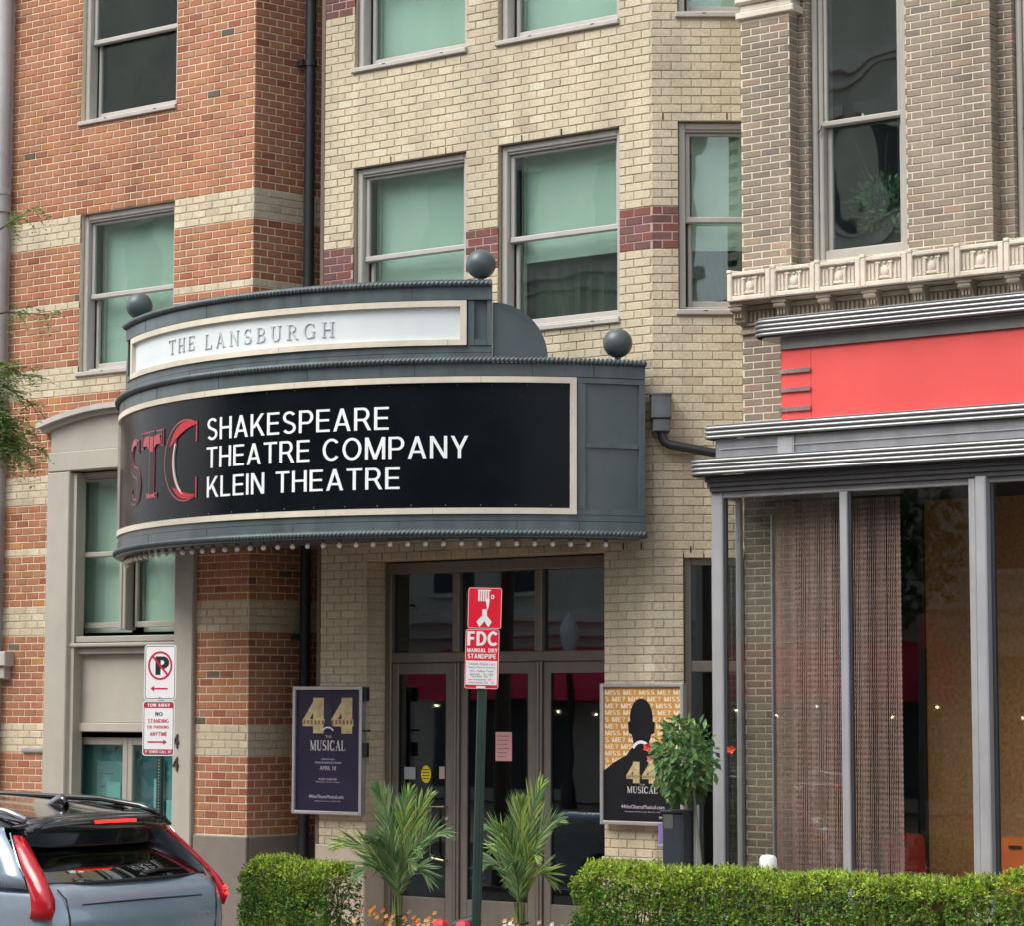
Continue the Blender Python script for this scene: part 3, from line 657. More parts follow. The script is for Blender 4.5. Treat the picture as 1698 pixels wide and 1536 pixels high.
# entrance
Y0 = .30; FL = .13
MB().box(-16.05, -.02, .0, -13.235, .6, FL).build('threshold', baseB, bei)
F = MB()
F.cbox(-16.06, Y0-.02, 3.62, -13.225, Y0+.12, 3.735, .01); F.cbox(-16.06, Y0-.01, 2.735, -13.225, Y0+.10, 2.835, .008)
for x0, x1 in ((-16.06, -15.985), (-13.30, -13.225)): F.cbox(x0, Y0-.02, FL, x1, Y0+.12, 3.62, .008)
for x0 in (-15.215, -14.218):
    F.cbox(x0, Y0-.02, 2.836, x0+.085, Y0+.12, 3.62, .008)
    for i in range(3): F.cbox(x0+i*.030, Y0-.035+.01*(i != 1), FL, x0+.027+i*.030, Y0+.12, 2.733, .008)
ent = F.build('entrance_frame', frameD, bei)
for i, (a, b_) in enumerate(((-15.985, -15.215), (-15.13, -14.218), (-14.133, -13.30))):
    MB().box(a, Y0+.04, 2.836, b_, Y0+.05, 3.62).build('transom_pane', glassDoor, ent)
def door(a, b_, hand):
    D = MB(); s = .085
    D.cbox(a, Y0, FL+.01, a+s, Y0+.05, 2.73, .008); D.cbox(b_-s, Y0, FL+.01, b_, Y0+.05, 2.73, .008)
    D.cbox(a+s, Y0, 2.62, b_-s, Y0+.05, 2.73, .008); D.cbox(a+s, Y0, FL+.01, b_-s, Y0+.05, FL+.30, .008)
    d = D.build('door', frameD, bei)
    MB().box(a+s-.005, Y0+.02, FL+.29, b_-s+.005, Y0+.028, 2.625).build('pane', glassDoor, d)
    G = MB(); G.box(a+s, Y0+.003, FL+.30, a+s+.01, Y0+.04, 2.62); G.box(b_-s-.01, Y0+.003, FL+.30, b_-s, Y0+.04, 2.62); G.build('gasket', gasket, d)
    if hand:
        h = MB(); x = b_-.06 if hand > 0 else a+.06; dx = -.16 if hand > 0 else .16
        h.tube([(x, Y0-.0, 1.32), (x, Y0-.06, 1.32), (x+dx, Y0-.06, 1.32), (x+dx, Y0-.06, .86), (x+dx+.02, Y0-.06, .82), (x, Y0-.06, .80), (x, Y0, .80)], .012, 8)
        h.build('handle', mat('handle_brass', (.42, .37, .27), .25, metal=.9), d, smooth='auto')
        k = MB(); k.lathe([(.022, 0), (.022, .012), (.012, .02)], (0, 0, 0), 12, Matrix.Translation((x, Y0, 1.20)) @ Matrix.Rotation(rad(90), 4, 'X')); k.build('lock', alu, d)
    return d
d1_ = door(-15.985, -15.222, 1); d2_ = door(-15.122, -14.226, 0); d3_ = door(-14.125, -13.30, 0)
paper(-14.70, -14.505, 1.775, 2.055, Y0+.010, 'notice_pink', (.72, .36, .36), 6, d2_)
y_ = MB(); y_.lathe([(.062, 0), (.062, .003)], (0, 0, 0), 20, Matrix.Translation((-15.558, Y0+.016, 1.632)) @ Matrix.Rotation(rad(90), 4, 'X') @ Matrix.Scale(1.4, 4, (0, 1, 0))); ys = y_.build('sticker', mat('sticker_yellow', (.75, .62, .03), .5), d1_)
t = MB()
for i in range(4): t.box(-15.60, Y0+.0115, 1.585+i*.03, -15.515, Y0+.0125, 1.593+i*.03)
t.build('print', gasket, ys)
paper(-15.83, -15.69, 1.58, 1.70, Y0+.010, 'notice_pale', (.32, .36, .36), 0, d1_)
paper(-15.39, -15.31, 1.59, 1.71, Y0+.010, 'notice_face', (.45, .33, .30), 0, d1_)
# lobby behind the doors
lb = MB(); lb.box(-16.4, 4.0, .12, -12.4, 4.1, 3.8); lb.build('lobby_wall', mat('lobby_wall_maroon', (.05, .03, .033), .8), bei)
lb = MB(); lb.cbox(-15.4, 1.6, .12, -14.4, 2.2, 1.15, .02); lb.build('lobby_counter', mat('counter_dark', (.06, .06, .065), .3), bei)
# ================================================================== GREY-TAN BUILDING AND SHOPFRONT (right)
gra = thing('tan_brick_building', 'old taupe brick building with terracotta cornice and glazed shopfront at right', 'building', (-9.5, 2, 0))
GB = Bricks(.0115); C3 = .0668; L3 = .196
MG = frame_mat(0, .15, 0)
opg = [(-11.085, -10.11, 6.30, 9.6), (-9.085, -8.1, 6.30, 9.6)]
cg = lambda k: c_gray()
ZG = 6.21
GB.wall(MF, -11.70, -11.187, 0.2, 8.57, C3, ZG, L3, cg, phase=.07, depth=.14)      # left pilaster, also seen inside the shopfront
GB.wall(MF, -10.02, -9.216, 6.21, 11.0, C3, ZG, L3, cg, phase=.02, depth=.14)
GB.wall(MG, -11.187, -11.085, 6.21, 11, C3, ZG, L3, cg, phase=.05); GB.wall(MG, -10.11, -10.02, 6.21, 11, C3, ZG, L3, cg)
GB.wall(MG, -9.216, -9.085, 6.21, 11, C3, ZG, L3, cg, phase=.05); GB.wall(MG, -8.1, -7.0, 6.21, 11, C3, ZG, L3, cg)
for x_ in (-11.187, -9.216):
    GB.wall(frame_mat(x_, .0, 90), .0, .15, 6.21 if x_ > -10 else .2, 11 if x_ > -10 else 8.57, C3, ZG, L3, cg, phase=.1, depth=.05)
w = MB()
w.box(-11.70, .005, 0, -11.192, .55, 8.6); w.box(-10.02+.005, .005, 6.0, -9.224, .55, 12.5)
mortar(w, MG, -11.195, -10.012, 6.0, 12.5, opg, d1=.4); mortar(w, MG, -9.224, -6.5, 6.0, 12.5, opg, d1=.4)
w.box(-11.70, .15, 8.6, -11.195, .55, 12.5)
gw = w.build('wall', mortarG, gra)
GB.finish(gw, gra)
# pilaster cap
c_ = MB(); c_.cbox(-11.735, -.035, 8.575, -11.13, .2, 8.64, .01); c_.cbox(-11.70, -.01, 8.64, -11.16, .2, 8.71, .01); c_.cbox(-11.74, -.05, 8.71, -11.12, .2, 9.3, .02)
c_.build('pilaster_cap', terra, gra)
sh = MB(); sh.box(-11.7, 7, 0, -6.0, 7.2, 12.5); sh.box(-6.2, -.3, 0, -6.0, 7, 12.5); sh.box(-11.7, .56, 5.35, -6.2, 7, 5.9); sh.box(-11.7, .56, 12.3, -6.2, 7, 12.5); sh.box(-11.7, .56, 0, -11.55, 7, 12.3)
sh.build('inner_walls', roomM, gra)
# tall sash windows
frameO = mat('old_window_frame', (.40, .385, .345), .55, var=.08, scale=10, stain=.15)
def old_window(s0, s1, z0, z1, zr):
    f = MB(); d = .06
    f.cbox(s0, d, z0, s0+.055, d+.22, z1, .012, MG); f.cbox(s0+.055, d+.03, z0, s0+.10, d+.22, z1, .01, MG); f.cbox(s1-.055, d, z0, s1, d+.22, z1, .012, MG); f.cbox(s1-.10, d+.03, z0, s1-.055, d+.22, z1, .01, MG)
    w = f.build('window', frameO, gra)
    u = MB(); a, b_ = s0+.102, s1-.102; du = d+.05
    u.cbox(a, du, zr, a+.032, du+.05, z1, .006, MG); u.cbox(b_-.032, du, zr, b_, du+.05, z1, .006, MG); u.cbox(a-.01, du-.015, zr-.03, b_+.01, du+.06, zr+.02, .008, MG)
    u.lathe([(.012, 0), (.012, .02), (.004, .03)], (0, 0, 0), 8, MG @ Matrix.Translation(((a+b_)/2, du+.02, zr+.018)))
    u.build('upper_sash', frameO, w)
    l = MB(); dl = du+.055
    l.cbox(a, dl, z0+.10, a+.045, dl+.05, zr-.03, .006, MG); l.cbox(b_-.045, dl, z0+.10, b_, dl+.05, zr-.03, .006, MG); l.cbox(s0+.05, dl-.05, z0-.02, s1-.05, dl+.08, z0+.10, .01, MG)
    l.build('lower_sash', frameO, w)
    hk = MB(); hk.tube([(a-.012, du-.03, zr-.02), (a-.02, du-.05, zr-.06), (a-.035, du-.05, zr-.09)], .01, 6, MG); hk.build('sash_horn', mat('bronze_dark', (.12, .10, .09), .4, metal=.5), w)
    MB().box(a+.02, du+.025, zr, b_-.02, du+.031, z1, MG).build('pane', glassOld, w); MB().box(a+.03, dl+.025, z0+.09, b_-.03, dl+.031, zr-.02, MG).build('pane', glassOld, w)
    return w
old_window(-11.085, -10.11, 6.30, 9.6, 7.56); old_window(-9.085, -8.1, 6.30, 9.6, 7.33)
MB().box(-11.1, 1.9, 5.9, -8.0, 1.95, 9.8).build('partition', mat('office_wall', (.24, .25, .24), .9), gra)
# terracotta cornice: blocks with relief, brackets and dentils
def shared(name, mbld, m):
    me = bpy.data.meshes.new(name); me.from_pydata(mbld.v, [], mbld.f); me.validate(); me.materials.append(m); return me
BW = .4515
def block_mesh():
    b = MB(); h = .265; t = .20; r = .035
    b.box(0.002, .035, 0, BW-.002, t, h)
    b.cbox(0.002, 0, 0, .052, .035, h, .008); b.cbox(BW-.052, 0, 0, BW-.002, .035, h, .008); b.cbox(.052, 0, 0, BW-.052, .035, .045, .008); b.cbox(.052, 0, h-.04, BW-.052, .035, h, .008)
    b.cbox(0.0, -.006, h-.01, .05, t, h+.022, .006); b.cbox(.05, 0.002, h, .11, t, h+.010, .003)
    cx = BW/2
    b.sphere((cx, .035, .125), .048, 14, (.82, .5, 1.1))
    b.cbox(cx-.075, .012, .05, cx-.052, .036, .20, .005); b.cbox(cx+.052, .012, .05, cx+.075, .036, .20, .005)
    b.cbox(cx-.05, .016, .062, cx+.05, .036, .085, .004); b.cbox(cx-.085, .010, .19, cx-.035, .036, .208, .006); b.cbox(cx+.035, .010, .19, cx+.085, .036, .208, .006)
    b.sphere((cx, .032, .20), .018, 8, (1, .7, .8)); b.sphere((cx-.068, .03, .218), .012, 8); b.sphere((cx+.068, .03, .218), .012, 8)
    for q in (-.145, -.108, .108, .145):
        b.tube([(cx+q, .028, .062), (cx+q, .028, .195)], [.011, .007], 8); b.sphere((cx+q, .028, .062), .015, 8)
    return shared('cornice_block', b, terra)
def bracket_mesh():
    b = MB(); b.cbox(-.075, -.13, .10, .075, .02, .125, .005)
    prof = [(-.12, .10), (-.12, .075), (-.10, .06), (-.075, .055), (-.06, .03), (-.05, .0), (-.03, -.03), (0, -.045), (.02, -.045), (.02, .10)]
    n = len(prof)
    vs = [(-.055, y, z) for y, z in prof]+[(.055, y, z) for y, z in prof]
    b.add(vs, [tuple(range(n)), tuple(range(2*n-1, n-1, -1))]+[(i, i+n, (i+1) % n+n, (i+1) % n) for i in range(n)])
    b.tube([(-.06, -.10, .078), (.06, -.10, .078)], .02, 8); b.tube([(-.058, -.03, -.02), (.058, -.03, -.02)], .016, 8)
    for q in (-.03, 0, .03): b.cbox(q-.009, -.082, .0, q+.009, -.05, .06, .003)
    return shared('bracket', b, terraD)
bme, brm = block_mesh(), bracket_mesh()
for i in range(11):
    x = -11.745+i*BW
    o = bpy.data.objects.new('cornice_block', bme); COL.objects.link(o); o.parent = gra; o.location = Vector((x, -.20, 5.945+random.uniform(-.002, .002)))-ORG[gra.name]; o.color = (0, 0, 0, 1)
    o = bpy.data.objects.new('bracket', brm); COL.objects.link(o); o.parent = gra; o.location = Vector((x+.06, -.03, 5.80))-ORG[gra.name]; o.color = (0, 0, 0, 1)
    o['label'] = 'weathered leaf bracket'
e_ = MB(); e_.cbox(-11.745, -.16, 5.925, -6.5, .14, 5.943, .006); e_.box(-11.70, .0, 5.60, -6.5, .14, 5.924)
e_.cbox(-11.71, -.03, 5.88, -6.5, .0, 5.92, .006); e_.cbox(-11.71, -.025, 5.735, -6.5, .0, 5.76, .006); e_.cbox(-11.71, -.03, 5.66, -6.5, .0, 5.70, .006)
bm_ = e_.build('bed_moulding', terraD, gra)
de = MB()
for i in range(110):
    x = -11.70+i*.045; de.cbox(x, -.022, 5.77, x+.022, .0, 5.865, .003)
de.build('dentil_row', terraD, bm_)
# ribbed aluminium canopies
def rib_path(xl, yf, yb, r, xr=-6.3, n=7):
    p = [(xr, yf), (xr-2, yf)]
    x = xr
    p = [(xr, yf)]+[(xr-(xr-xl-r)*i/6, yf) for i in range(1, 6)]
    p += [(xl+r-r*sin(pi/2*i/n), yf+r-r*cos(pi/2*i/n)) for i in range(n+1)]
    p += [(xl, yb)]
    return p
def ribs(xl, yf, yb, r, z0, z1, n, name='canopy_rib', m=None):
    h = (z1-z0)/n; rr = h*.34
    for i in range(n):
        b = MB(); p = rib_path(xl, yf, yb, r); b.tube([(x, y+rr, z0+h*(i+.5)) for x, y in p], rr, 10); b.build(name, m or alu, gra, smooth='auto')
    # web behind the ribs
    b = MB(); p = rib_path(xl+rr*1.2, yf+rr*1.2, yb, max(r-rr, .01)); k = len(p)
    b.add([(x, y, z0) for x, y in p]+[(x, y, z1) for x, y in p], [(i, i+1, i+1+k, i+k) for i in range(k-1)])
    b.build('canopy_web', mat('canopy_web_grey', (.13, .13, .135), .45, metal=.5), gra)
def slab(xl, yf, yb, r, z0, z1, m, name, xr=-6.3):
    p = rib_path(xl, yf, yb, r, xr); p = p+[(xr, yb)]; k = len(p); b = MB()
    b.add([(x, y, z0) for x, y in p]+[(x, y, z1) for x, y in p], [(i, (i+1) % k, (i+1) % k+k, i+k) for i in range(k)]+[tuple(range(k)), tuple(range(2*k-1, k-1, -1))])
    return b.build(name, m, gra, smooth='auto')
ribs(-11.30, -.58, .05, .17, 5.535, 5.685, 4)
slab(-11.28, -.56, .10, .16, 5.69, 5.70, alu, 'canopy_top')
slab(-11.25, -.53, .10, .14, 5.525, 5.533, aluF, 'canopy_soffit')
slab(-11.075, -.475, .05, .10, 5.42, 5.524, mat('canopy_band_grey', (.22, .22, .21), .4, metal=.5, var=.12, stain=.1), 'canopy_band')
rp = slab(-11.085, -.45, .05, .10, 4.79, 5.418, redP, 'sign_panel')
for z in (5.225, 5.06, 4.89):
    b = MB(); p = [(-10.745, -.452), (-10.98, -.452)]+[(-11.085+.10-.1*sin(pi/2*i/6), -.35-.1*cos(pi/2*i/6)) for i in range(7)]
    p = [(x-.004*(x < -10.98), y-.004) for x, y in p]; k = len(p)
    o_ = [(x+(-.012 if j > 4 else 0), y-(.014 if j < 6 else .006)) for j, (x, y) in enumerate(p)]
    vs = [(x, y, z-.018) for x, y in o_]+[(x, y, z+.018) for x, y in o_]+[(x, y, z-.018) for x, y in p]+[(x, y, z+.018) for x, y in p]
    fs = []
    for i in range(k-1): fs += [(i, i+1, k+i+1, k+i), (2*k+i, 2*k+i+1, i+1, i), (k+i, k+i+1, 3*k+i+1, 3*k+i)]
    fs.append((0, k, 3*k, 2*k)); b.add(vs, fs); b.build('trim_strip', mat('trim_strip_pinkish', (.62, .48, .47), .25, metal=.8), rp)
b = MB(); b.box(-10.748, -.4515, 4.795, -10.744, -.449, 5.41); b.build('panel_seam', mat('seam_red', (.45, .04, .04), .6), rp)
ribs(-11.78, -.56, .0, .05, 4.665, 4.785, 3)
slab(-11.77, -.545, .02, .05, 4.786, 4.792, alu, 'canopy_top')
fb = slab(-11.70, -.50, .0, .03, 4.49, 4.663, aluF, 'canopy_fascia')
b = MB(); b.box(-11.64, -.512, 4.572, -6.3, -.500, 4.580); b.cbox(-11.05, -.514, 4.495, -10.90, -.5, 4.66, .004); b.box(-10.895, -.516, 4.495, -10.885, -.5, 4.66); b.build('fascia_seam', aluP, fb)
ribs(-11.93, -.62, .0, .14, 4.335, 4.488, 4)
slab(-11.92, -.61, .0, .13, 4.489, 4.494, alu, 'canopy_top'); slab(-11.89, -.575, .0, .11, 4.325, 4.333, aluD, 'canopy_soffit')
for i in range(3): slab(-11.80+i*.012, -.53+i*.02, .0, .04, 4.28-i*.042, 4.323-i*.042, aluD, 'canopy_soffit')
# shopfront glazing
YS = -.45; F = MB()
F.cbox(-11.77, YS-.0, .0, -11.655, YS+.10, 4.195, .008); F.cbox(-11.655, YS+.01, 4.14, -9.265, YS+.08, 4.195, .006); F.cbox(-10.485, YS+.0, .3, -10.41, YS+.09, 4.139, .008)
F.cbox(-11.655, YS+.02, .0, -9.265, YS+.08, .30, .008)
F.cbox(-9.26, YS-.03, .0, -9.19, YS+.09, 4.19, .01); F.cbox(-9.187, YS-.055, .0, -9.09, YS+.08, 4.20, .01)
F.cbox(-9.09, YS+.01, 4.15, -6.3, YS+.07, 4.195, .006); F.cbox(-9.09, YS+.02, .0, -6.3, YS+.08, .3, .008); F.cbox(-7.8, YS, .3, -7.72, YS+.09, 4.15, .006)
F.cbox(-11.77, YS+.10, 4.14, -11.71, .0, 4.195, .004); F.cbox(-11.77, YS+.10, 0, -11.71, .0, .3, .004); F.cbox(-11.76, -.05, .3, -11.71, .0, 4.14, .004)
sf_ = F.build('shopfront_frame', aluP, gra)
F = MB(); F.box(-11.654, YS+.03, .30, -11.635, YS+.07, 4.14); F.box(-10.409, YS+.03, .3, -10.39, YS+.07, 4.14); F.box(-9.089, YS+.03, .3, -9.06, YS+.07, 4.15); F.build('gasket', mat('gasket_slate', (.05, .055, .065), .5), sf_)
F = MB(); F.cbox(-9.09, YS-.02, 4.198, -6.3, YS+.05, 4.235, .006); F.build('header_trim', mat('header_tan', (.50, .42, .33), .6), sf_)
for a, b_ in ((-11.65, -10.485), (-10.41, -9.262), (-9.088, -7.8), (-7.72, -6.3)): MB().box(a, YS+.045, .30, b_, YS+.051, 4.145).build('pane', glassDk, sf_)
MB().box(-11.745, YS+.10, .30, -11.739, -.05, 4.14).build('pane', glassDk, sf_)
# dining room behind the glass
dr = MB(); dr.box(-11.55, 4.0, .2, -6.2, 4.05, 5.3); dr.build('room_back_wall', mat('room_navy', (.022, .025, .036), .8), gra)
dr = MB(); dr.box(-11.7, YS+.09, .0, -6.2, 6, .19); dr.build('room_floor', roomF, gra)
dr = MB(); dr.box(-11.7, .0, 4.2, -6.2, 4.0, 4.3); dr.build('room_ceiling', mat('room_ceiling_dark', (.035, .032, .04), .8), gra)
wood = mat('oriented_strand_board', (.62, .32, .12), .7, var=.45, scale=28, bump=.2, stain=.1)
dr = MB(); dr.box(-10.64, 1.46, .19, -9.3, 1.54, 4.2); dr.box(-9.2, 2.2, .19, -7.6, 2.26, 4.2); dr.build('wood_panel', wood, gra)
dr = MB(); dr.cbox(-10.70, 1.40, .19, -10.642, 1.52, 4.2, .005); dr.cbox(-9.97, 1.0, .19, -9.90, 1.1, 4.2, .005); dr.build('steel_post', mat('post_dark', (.04, .042, .05), .4, metal=.5), gra)
dr = MB(); dr.cbox(-11.355, -.13, .19, -11.338, -.07, 4.0, .005); dr.build('curtain_frame', aluP, gra)
# chain curtain: many hanging strings, hatched links
chain = mat('chain_link_rose', (.38, .255, .22), .4, metal=.1, var=.45, scale=40)
cu = MB(); n = 0; x = -11.33
while x < -10.08:
    y = -.10+.012*sin(x*37)+random.uniform(-.004, .004); dz = .024; z = .22
    # each string: zig-zag ribbon with depth
    k = int((4.12-z)/dz); vs = []
    for i in range(k+1):
        q = .0022 if i % 2 else -.0022; zz = z+i*dz
        r_ = .0062 if i % 2 else .0036; vs += [(x+q-r_, y-.003, zz), (x+q+r_, y-.003, zz), (x+q, y+.004, zz)]
    fs = []
    for i in range(k): a = 3*i; fs += [(a, a+1, a+4, a+3), (a+1, a+2, a+5, a+4), (a+2, a, a+3, a+5)]
    cu.add(vs, fs); x += .0150; n += 1
cu.build('chain_curtain', chain, gra, kind='stuff')
MB().box(-11.335, -.13, 4.13, -10.06, -.07, 4.17).build('curtain_rail', alu, gra)

# ================================================================== MARQUEE
CX, CY = -15.93, 2.0
mq = thing('theatre_marquee', 'curved steel blue theatre marquee with black sign panel and ball finials over the entrance', 'marquee', (-15.93, -1.0, 3.85))
def P(th, R, z): a = rad(th); return (CX+R*sin(a), CY-R*cos(a), z)
def band(mb, R0, R1, z0, z1, a0, a1, n=None, ch=0.0):
    """curved solid between radii R0<R1"""
    n = n or max(2, int(abs(a1-a0)/1.2)); vs = []
    for i in range(n+1):
        a = a0+(a1-a0)*i/n
        vs += [P(a, R0, z0), P(a, R1, z0), P(a, R1, z1), P(a, R0, z1)]
    fs = []
    for i in range(n):
        q = 4*i
        fs += [(q+1, q+5, q+6, q+2), (q+3, q+2, q+6, q+7), (q, q+3, q+7, q+4), (q+1, q, q+4, q+5)]
    fs += [(0, 1, 2, 3), (4*n+1, 4*n, 4*n+3, 4*n+2)]
    return mb.add(vs, fs)
A1, A2 = 56.3, 35.6
b = MB(); band(b, 3.70, 3.955, 3.90, 5.43, -A1, A1)
body = b.build('drum', steel, mq, smooth='auto')
b = MB(); band(b, 3.72, 3.99, 3.885, 3.972, -A1, A1); band(b, 3.72, 3.975, 3.978, 4.033, -A1, A1); b.build('lower_fascia', steelS, mq, smooth='auto')
b = MB(); band(b, 3.72, 3.985, 5.305, 5.425, -A1, A1); b.build('upper_fascia', steelS, mq, smooth='auto')
b = MB(); band(b, 3.60, 3.97, 5.475, 5.517, -A2, A2); band(b, 3.6, 3.96, 5.523, 5.583, -A2, A2); band(b, 3.6, 3.985, 6.005, 6.13, -A2, A2); b.build('crest_fascia', steelS, mq, smooth='auto')
b = MB(); band(b, 3.60, 3.93, 5.58, 6.02, -A2, A2); b.build('crest', steel, mq, smooth='auto')
# end stiles with recessed panels
for sg in (1, -1):
    b = MB()
    a0, a1 = (46.9, A1) if sg > 0 else (-A1, -46.9)
    band(b, 3.9, 3.978, 4.036, 4.085, a0, a1); band(b, 3.9, 3.978, 5.25, 5.30, a0, a1)
    band(b, 3.9, 3.978, 4.088, 5.247, sg*46.95, sg*48.0) ; band(b, 3.9, 3.978, 4.088, 5.247, sg*55.45, sg*A1); band(b, 3.9, 3.97, 4.66, 4.70, sg*48.05, sg*55.4)
    b.build('end_panel', steelS, mq, smooth='auto')
    b = MB(); band(b, 3.9, 3.968, 5.587, 6.0, sg*32.5, sg*33.3); band(b, 3.9, 3.968, 5.587, 6.0, sg*35.0, sg*A2); band(b, 3.9, 3.972, 5.587, 5.64, sg*33.35, sg*34.95); b.build('crest_end_panel', steelS, mq, smooth='auto')
# caps: flat top of the drum and soffit
def sector(z, a, R, m, nm, th=.03, hole=None):
    mb = MB(); pts = [P(-a+2*a*i/60, R, z) for i in range(61)]; pts += [(pts[-1][0]-.26, .0, z), (pts[0][0]+.26, .0, z)]
    k = len(pts); mb.add([p for p in pts]+[(p[0], p[1], p[2]+th) for p in pts], [tuple(range(k)), tuple(range(2*k-1, k-1, -1))]+[(i, i+k, (i+1) % k+k, (i+1) % k) for i in range(k)])
    return mb.build(nm, m, mq)
sector(5.40, A1, 3.95, steel, 'roof_deck'); sector(3.93, A1, 3.955, mat('marquee_soffit', (.10, .10, .105), .5), 'soffit')
for sg in (1, -1):
    x, y, _ = P(sg*A1, 3.94, 0); xi = x-sg*.24; b = MB(); b.add([(x, y, 3.93), (xi, .0, 3.93), (xi, .0, 5.42), (x, y, 5.42), (x-sg*.03, y, 3.93), (xi-sg*.03, .0, 3.93), (xi-sg*.03, .0, 5.42), (x-sg*.03, y, 5.42)], [(0,1,2,3), (7,6,5,4), (0,4,5,1), (3,2,6,7)]); b.build('side_wall', steel, mq)
# rope mouldings
def rope(R, z, a0, a1, r=.027, pitch=.041):
    mb = MB(); L = rad(a1-a0)*R; k = int(L/pitch*4); n = 8; vs = []; fs = []
    for i in range(k+1):
        s = L*i/k; a = a0+(a1-a0)*i/k
        for j in range(n):
            t = 2*pi*j/n; rr = r*(1+.32*cos(2*(t)-2*pi*s/pitch*1.0))
            vs.append(P(a, R+rr*cos(t), z+rr*sin(t)))
    for i in range(k):
        for j in range(n): j2 = (j+1) % n; fs.append((i*n+j, (i+1)*n+j, (i+1)*n+j2, i*n+j2))
    fs += [tuple(range(n)), tuple(k*n+j for j in range(n))[::-1]]
    mb.add(vs, fs); return mb.build('rope_moulding', steelS, mq, smooth=True)
rope(4.0, 3.865, -A1, A1); rope(4.0, 5.448, -A1, A1); rope(3.995, 6.155, -A2, A2)
b = MB(); band(b, 3.72, 4.005, 3.826, 3.842, -A1, A1); band(b, 3.60, 3.99, 6.175, 6.19, -A2, A2); band(b, 3.6, 3.975, 6.131, 6.135, -A2, A2); b.build('cap_strip', steel, mq, smooth='auto')
# sign panels and cream frames
b = MB(); band(b, 3.93, 3.968, 4.09, 5.245, -45.95, 45.95, 120); pan = b.build('sign_panel', black, mq, smooth='auto')
b = MB(); band(b, 3.93, 3.995, 4.037, 4.092, -46.8, 46.8, 120); band(b, 3.93, 3.995, 5.243, 5.298, -46.8, 46.8, 120)
for sg in (1, -1): band(b, 3.93, 3.9948, 4.0925, 5.2425, sg*45.95, sg*46.8, 2)
b.build('sign_frame', cream, mq, smooth='auto')
b = MB(); band(b, 3.90, 3.945, 5.645, 5.945, -31.4, 31.4, 100); pan2 = b.build('name_panel', acryl, mq, smooth='auto')
b = MB(); band(b, 3.93, 3.985, 5.588, 5.64, -32.3, 32.3, 100); band(b, 3.93, 3.985, 5.945, 6.0, -32.3, 32.3, 100)
for sg in (1, -1): band(b, 3.93, 3.9848, 5.6405, 5.9445, sg*31.45, sg*32.3, 2)
b.build('name_frame', cream, mq, smooth='auto')
# sheet seams and fixings
b = MB()
for a in (-38, -22.6, -7.3, 8.1, 23.4, 38.9, 47.1):
    band(b, 3.985, 3.9915, 3.887, 3.970, a, a+.10, 1); band(b, 3.98, 3.9868, 5.307, 5.423, a+2, a+2.10, 1)
for a in (-29, -12, 5, 21): band(b, 3.965, 3.9718, 5.478, 5.515, a, a+.1, 1); band(b, 3.98, 3.9868, 6.007, 6.128, a+4, a+4.1, 1)
b.build('sheet_seam', mat('steel_seam_dark', (.03, .045, .052), .6), mq)
b = MB(); a = -44
while a < 46:
    p = P(a, 3.9695, 4.118); b.sphere(p, .0055, 6); p = P(a+1.5, 3.9695, 5.222); b.sphere(p, .004, 6); a += 4.6
b.build('fixing', alu, mq)
# little frame seams
b = MB()
for a in (-18, 3.5, 13.2, 27.9): band(b, 3.99, 3.9958, 4.038, 4.09, a, a+.05, 1)
for a in (-8, 8.2, 34.2): band(b, 3.99, 3.9958, 5.245, 5.297, a, a+.05, 1)
for a in (5.5, 29.8): band(b, 3.98, 3.9858, 5.59, 5.639, a, a+.06, 1)
b.build('frame_seam', mat('seam_brown', (.30, .25, .19), .7), mq)
# lettering wrapped on the curve
def wrap(R): return lambda x, d, z: P(x, R-d, z)
R_ = 3.968
for txt, a0, a1, z0, z1 in (('SHAKESPEARE', -7.75, 21.95, 4.824, 5.034), ('THEATRE COMPANY', -7.75, 32.6, 4.553, 4.757), ('KLEIN THEATRE', -7.6, 23.5, 4.270, 4.470)):
    sans_text(None, txt, a0, a1, z0, z1, 0, .005, wrap(R_), w=.114, each=(white, pan))
serif_text(None, 'THE', -17.9, -11.3, 5.725, 5.862, 0, .010, wrap(3.945), gap=.32, bold=.62, each=(greyL, pan2)); serif_text(None, 'LANSBURGH', -8.9, 13.9, 5.708, 5.850, 0, .010, wrap(3.945), gap=.36, bold=.62, each=(greyL, pan2))
# S T C logo: red outline, dark core, partial red fill
def big(ch, a0, a1, z0, z1, mo, mi, mf):
    wd, st = GL[ch]; sx = (a1-a0)/wd; sz = z1-z0; tf = lambda vs: [(a0+a*sx, z0+b_*sz) for a, b_ in vs]
    o_, i_ = MB(), MB(); e = 0
    for pl, w_ in st:
        vs, fs = stroke(pl, w_, .015); put_flat(o_, (tf(vs), fs), 0, .009+e*.0002, None, wrap(R_))
        ws = [max(.012, q-.012) for q in (w_ if isinstance(w_, (list, tuple)) else [w_]*len(pl))]
        vs, fs = stroke(pl, ws, .0); put_flat(i_, (tf(vs), fs), 0, .0115+e*.0002, None, wrap(R_)); e += 1
    return o_, i_, tf
o_, i_, tf = big('T', -25.9, -18.6, 4.335, 4.99, redO, black, redF)
lg = o_.build('letter', mat('logo_outline', (.30, .035, .05), .3, metal=.2), pan); i_.build('letter_core', black, lg)
f = MB(); put_flat(f, (tf([(.30, .70), (.42, .70), (.42, .93), (.30, .93)]), [(0, 1, 2, 3)]), 0, .0145, None, wrap(R_))
put_flat(f, (tf([(.06, .80), (.10, .93), (.28, .93), (.28, .74), (.20, .80)]), [(0, 4, 3, 2, 1)]), 0, .0145, None, wrap(R_)); put_flat(f, (tf([(.66, .80), (.62, .93), (.44, .93), (.44, .74), (.52, .80)]), [(0, 1, 2, 3, 4)]), 0, .0145, None, wrap(R_))
